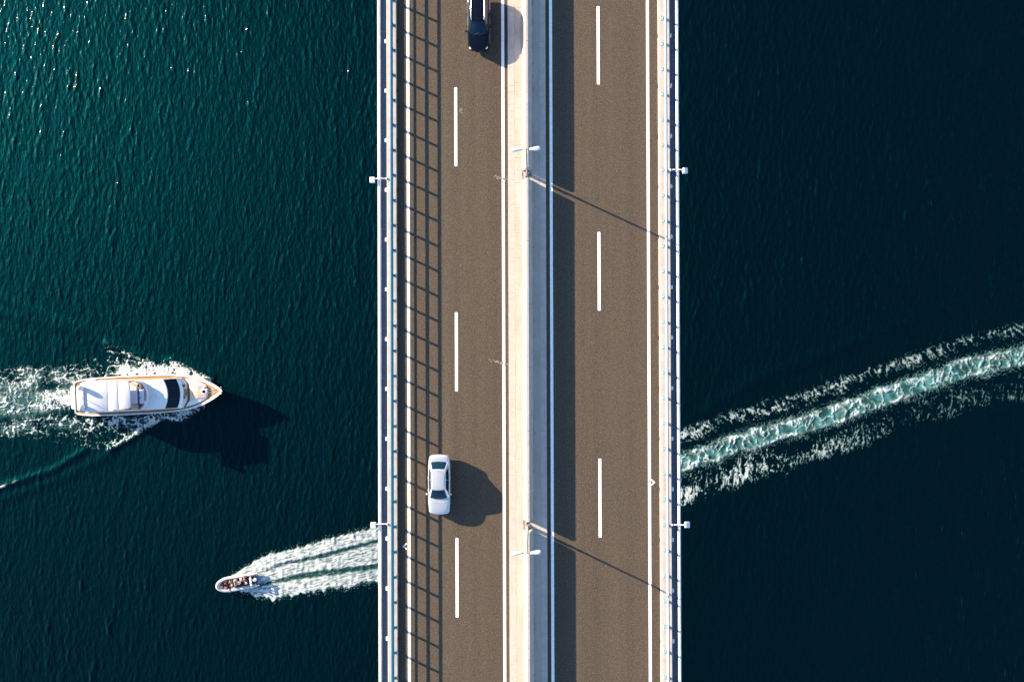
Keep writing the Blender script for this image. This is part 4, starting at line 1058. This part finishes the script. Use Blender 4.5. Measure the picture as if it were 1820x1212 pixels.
# ------------------------------------------------------------------ inflatable boat
def RP(x, y, z): return P(370+x/16.55, 1000+y/16.55, WATER+z)
rb, rs_ = RP(238, 690, .6), RP(1400, 495, .6)
rhead = math.atan2(rb.y-rs_.y, rb.x-rs_.x); rmid = (rb+rs_)/2; rmid.z = WATER
rib = root('inflatable_boat', rmid, rhead, 'small white inflatable speedboat carrying passengers, racing away from the bridge', 'boat')
RI = Matrix.Rotation(-rhead, 3, 'Z')
def rl(x, y, z):
    p = RP(x, y, z); q = RI @ (Vector((p.x, p.y, 0))-Vector((rmid.x, rmid.y, 0))); return Vector((q.x, q.y, z))
xb = rl(238, 690, .6).x; xs_ = rl(1400, 495, .6).x; hw = 1.0
tub = []
for t in np.linspace(-1, 1, 41):
    k = abs(t); sg = 1 if t > 0 else -1
    if k < .45: a = k/.45*math.pi/2; x = xb-.28-1.9+1.9*math.cos(a)**1.05; y = sg*hw*math.sin(a)**1.0
    else: x = xb-.28-1.9-(k-.45)/.55*(xb-2.2-xs_+.45); y = sg*(hw-.04*((k-.45)/.55))
    zz = .62+.28*max(0, 1-k/.5)**1.4
    tub.append((x, y, zz))
rad_ = [.27*(.50+.5*min(1, (1-abs(t))/.10)) if abs(t) > .9 else .27 for t in np.linspace(-1, 1, 41)]
m = MB(); m.tube(tub, rad_, 14); tb = m.build('tube_collar', 'tube', rib, 60)
m = MB(); m.tube([(p[0]*1.0+.0, p[1]*1.235, p[2]-.02) for p in tub[6:-6]], .035, 6); m.build('rubbing_strake', 'grey', tb)
inn = [(p[0]-.05, p[1]*.86, .34) for p in tub[1:-1]]
m = MB(); m.prism([(p[0], p[1]) for p in inn], .18, .36); m.build('deck', 'ribdeck', rib)
m = MB(); rings = []
for x, b, zk in ((xs_, .78, -.25), (0, .80, -.28), (xb-2.0, .72, -.2), (xb-1.0, .45, .05), (xb-.45, .08, .45)):
    rings.append([(x, b, .45), (x, b*.7, .1), (x, 0, zk), (x, -b*.7, .1), (x, -b, .45)])
m.loft(rings, close=False); m.build('hull', 'gel', rib, 40)
m = MB(); m.box(xs_-.05, xs_+.05, -.80, .80, .1, .85, .03); m.build('transom', 'rubber', rib)
def rbox(name, mat, x, y, sx, sy, z0, z1, bev=.04):
    c_ = rl(x, y, z1); m = MB(); m.box(c_.x-sx/2, c_.x+sx/2, c_.y-sy/2, c_.y+sy/2, z0, z1, bev, 2); return m.build(name, mat, rib, 40)
con = rbox('console', 'grey', 790, 590, .42, 1.0, .36, 1.15)
m = MB(); c_ = rl(815, 590, 1.2); m.box(c_.x+.15, c_.x+.19, c_.y-.4, c_.y+.4, 1.1, 1.5, .01); m.build('spray_screen', 'lamp', con)
rbox('helm_seat', 'grey', 960, 490, .45, .55, .36, .92)
rbox('stern_bench', 'rubber', 1110, 500, .40, 1.5, .36, .78)
ar = rl(1255, 520, 1.2); m = MB(); m.tube([(ar.x+.05, -.72, .6), (ar.x, -.70, 1.3), (ar.x, .70, 1.3), (ar.x+.05, .72, .6)], .05, 8); m.build('stern_arch', 'white', rib, 60)
m = MB(); m.box(ar.x-.16, ar.x+.18, -.62, .62, 1.30, 1.36, .02); pl = m.build('arch_panel', 'white', rib)
m = MB(); m.box(ar.x-.07, ar.x+.07, .20, .34, 1.36, 1.42, .02); m.build('stern_light', 'trim', pl)
en = rl(1365, 500, 1.1)
m = MB(); rings = []
for z, sx, sy, ox in ((.55, .16, .13, .0), (.70, .26, .18, .0), (.95, .36, .24, -.03), (1.15, .38, .25, -.05), (1.27, .30, .20, -.06), (1.31, .12, .09, -.06)):
    rings.append([(en.x+ox+sx*math.cos(2*math.pi*k/14), en.y+sy*math.sin(2*math.pi*k/14), z) for k in range(14)])
m.loft(rings); eng = m.build('outboard_engine', 'white', rib, 60)
m = MB(); m.box(en.x-.09, en.x+.09, en.y-.06, en.y+.06, -.5, .6, .02); m.build('engine_leg', 'grey', eng)

# ------------------------------------------------------------------ people
def person(px, py, z_seat, face, label, top, bottom, hair, pose='sit', lean=0.0, arms='lap'):
    """seated figure: one skinned body, clothes and hair as children; face = yaw in boat frame"""
    c = rl(px, py, z_seat+.45); wp = rib.matrix_basis @ Vector((c.x, c.y, 0)) if False else None
    p = RP(px, py, z_seat+.45)
    rt = root('person', (p.x, p.y, WATER+z_seat), rhead+face, label, 'person', 'passengers in the inflatable boat')
    V = []; Rr = []; E = []; bone = []
    def add(co, r, par=None, b='skin'):
        V.append(co); Rr.append(r); bone.append(b)
        if par is not None: E.append((par, len(V)-1))
        return len(V)-1
    lx = lean
    pel = add((0, 0, .11), .135, None, 'bottom'); ab = add((.02+lx*.3, 0, .28), .12, pel, 'top'); ch = add((.02+lx*.7, 0, .46), .135, ab, 'top')
    nk = add((.03+lx, 0, .60), .055, ch, 'skin'); jaw = add((.055+lx, 0, .69), .075, nk, 'skin'); hd_ = add((.05+lx*1.05, 0, .79), .098, jaw, 'skin'); add((.03+lx*1.05, 0, .87), .075, hd_, 'skin'); add((.155+lx, 0, .735), .018, jaw, 'skin')
    for sg in (1, -1):
        sh = add((.01+lx*.8, sg*.175, .52), .066, ch, 'top')
        if arms == 'lap': el, ha = (.08+lx*.6, sg*.26, .27), (.30, sg*.16, .20)
        elif arms == 'wheel': el, ha = (.20+lx, sg*.25, .34), (.44, sg*.14, .40)
        elif arms == 'side': el, ha = (-.02+lx*.5, sg*.36, .32), (.05, sg*.56, .22)
        else: el, ha = (-.16+lx*.4, sg*.27, .30), (-.26, sg*.30, .06)
        e_ = add(el, .043, sh, 'skin'); h1 = add(ha, .030, e_, 'skin')
        d = (Vector(ha)-Vector(el)).normalized(); sdv = d.cross(Vector((0, 0, 1))).normalized()
        pm_ = add(tuple(Vector(ha)+d*.06), .036, h1, 'skin')
        for q, ln in ((-1.5, .060), (-.5, .075), (.5, .072), (1.5, .055)):
            f1 = add(tuple(Vector(ha)+d*.10+sdv*q*.019), .010, pm_, 'skin')
            add(tuple(Vector(ha)+d*(.10+ln)+sdv*q*.021-Vector((0, 0, .02))), .008, f1, 'skin')
        t1 = add(tuple(Vector(ha)+d*.05+sdv*sg*.045), .011, h1, 'skin'); add(tuple(Vector(ha)+d*.09+sdv*sg*.065), .009, t1, 'skin')
        hp = add((.05, sg*.10, .09), .098, pel, 'bottom')
        if pose == 'sit': kn, an, to = (.46, sg*.14, .10), (.52, sg*.13, -.33), (.68, sg*.15, -.38)
        elif pose == 'recline': kn, an, to = (.45, sg*.13, .20), (.85, sg*.12, .06), (.95, sg*.14, .16)
        else: kn, an, to = (.10, sg*.11, -.33), (.04, sg*.11, -.74), (.20, sg*.13, -.80)
        k_ = add(kn, .066, hp, 'bottom'); a_ = add(an, .042, k_, 'skin'); add(to, .034, a_, 'skin')
    me = bpy.data.meshes.new('person_skeleton'); me.from_pydata(V, E, [])
    o = bpy.data.objects.new('tmp', me); COL.objects.link(o)
    o.modifiers.new('skin', 'SKIN'); sb = o.modifiers.new('sub', 'SUBSURF'); sb.levels = 1; sb.render_levels = 1
    sv = me.skin_vertices[0].data
    for i, r in enumerate(Rr): sv[i].radius = (r, r); sv[i].use_root = (i == 0)
    dg = bpy.context.evaluated_depsgraph_get(); body = bpy.data.meshes.new_from_object(o.evaluated_get(dg)); body.name = 'body'
    bpy.data.objects.remove(o)
    body.materials.clear(); body.materials.append(MT['skin'])
    body.polygons.foreach_set('use_smooth', [True]*len(body.polygons))
    link('body', body, rt)
    seg = [(np.array(V[a]), np.array(V[b]), bone[b] if bone[b] != 'skin' or bone[a] == 'skin' else 'skin') for a, b in E]
    cen = np.array([p_.center for p_ in body.polygons]); best = np.full(len(cen), 9.0); which = np.array(['skin']*len(cen), dtype=object)
    for a, b, w in seg:
        ab_ = b-a; t = np.clip(((cen-a) @ ab_)/(ab_ @ ab_), 0, 1); dd = np.linalg.norm(cen-a-t[:, None]*ab_, axis=1)
        m_ = dd < best; best[m_] = dd[m_]; which[m_] = w
    for key, nm_, mt in (('top', 'shirt', top), ('bottom', 'shorts', bottom)):
        if mt is None: continue
        m = MB(); vm = {}
        for i in np.nonzero(which == key)[0]:
            pl_ = body.polygons[int(i)]; f = []
            for vi in pl_.vertices:
                if vi not in vm:
                    vv = body.vertices[vi]; vm[vi] = m.bm.verts.new(vv.co+vv.normal*.012)
                f.append(vm[vi])
            try: m.bm.faces.new(f)
            except ValueError: pass
        if len(m.bm.faces): m.build(nm_, mt, rt, 180)
        else: m.bm.free()
    m = MB(); cx = .03+lx*1.05
    rings = []
    for i in range(1, 7):
        a = math.pi/2*(1-i/6.5)-.25; rings.append([(cx-.012+.112*math.cos(a)*math.cos(2*math.pi*k/14)-(.02 if math.cos(2*math.pi*k/14) > .6 else 0), .102*math.cos(a)*math.sin(2*math.pi*k/14), .79+.12*math.sin(a)) for k in range(14)])
    m.loft(list(reversed(rings))); m.build('hair', hair, rt, 180)
    m = MB()
    for sg in (1, -1): m.ball((.135+lx*1.02, sg*.034, .775), (.010, .013, .009), 8, 6)
    m.build('eyes', 'trim', rt)
    return rt
person(500, 600, .40, 0.0, 'person in a blue shirt reclining in the bow with bare legs stretched forward', 'cl_blue', 'cl_blue', 'hair', 'recline', -.15, 'back')
person(545, 725, .60, 0.5, 'person in blue shorts sitting on the boat\'s side tube at the bow', None, 'cl_blue', 'fair', 'sit', .22, 'lap')
person(665, 560, .58, 0.2, 'bare-chested person sitting just in front of the boat\'s console', None, 'cl_orange', 'fair', 'sit', .10, 'lap')
person(690, 665, .62, -0.2, 'person in a white top leaning an arm on the side tube by the console', 'cl_white', 'cl_black', 'hair', 'sit', 0, 'side')
person(925, 590, .85, 0.0, 'person in a white shirt standing at the helm behind the console', 'cl_white', 'cl_red', 'hair', 'stand', .08, 'wheel')
person(1075, 405, .72, 0.0, 'person in orange seated at the port end of the stern bench', 'cl_orange', 'cl_orange', 'fair', 'sit', .0, 'lap')
person(1085, 500, .72, 0.1, 'bare-chested person seated mid stern bench with dark shorts', None, 'cl_black', 'hair', 'sit', .08, 'lap')
person(1130, 600, .72, -0.1, 'person in a white shirt seated at the starboard end of the stern bench', 'cl_white', 'cl_red', 'hair', 'sit', .05, 'lap')
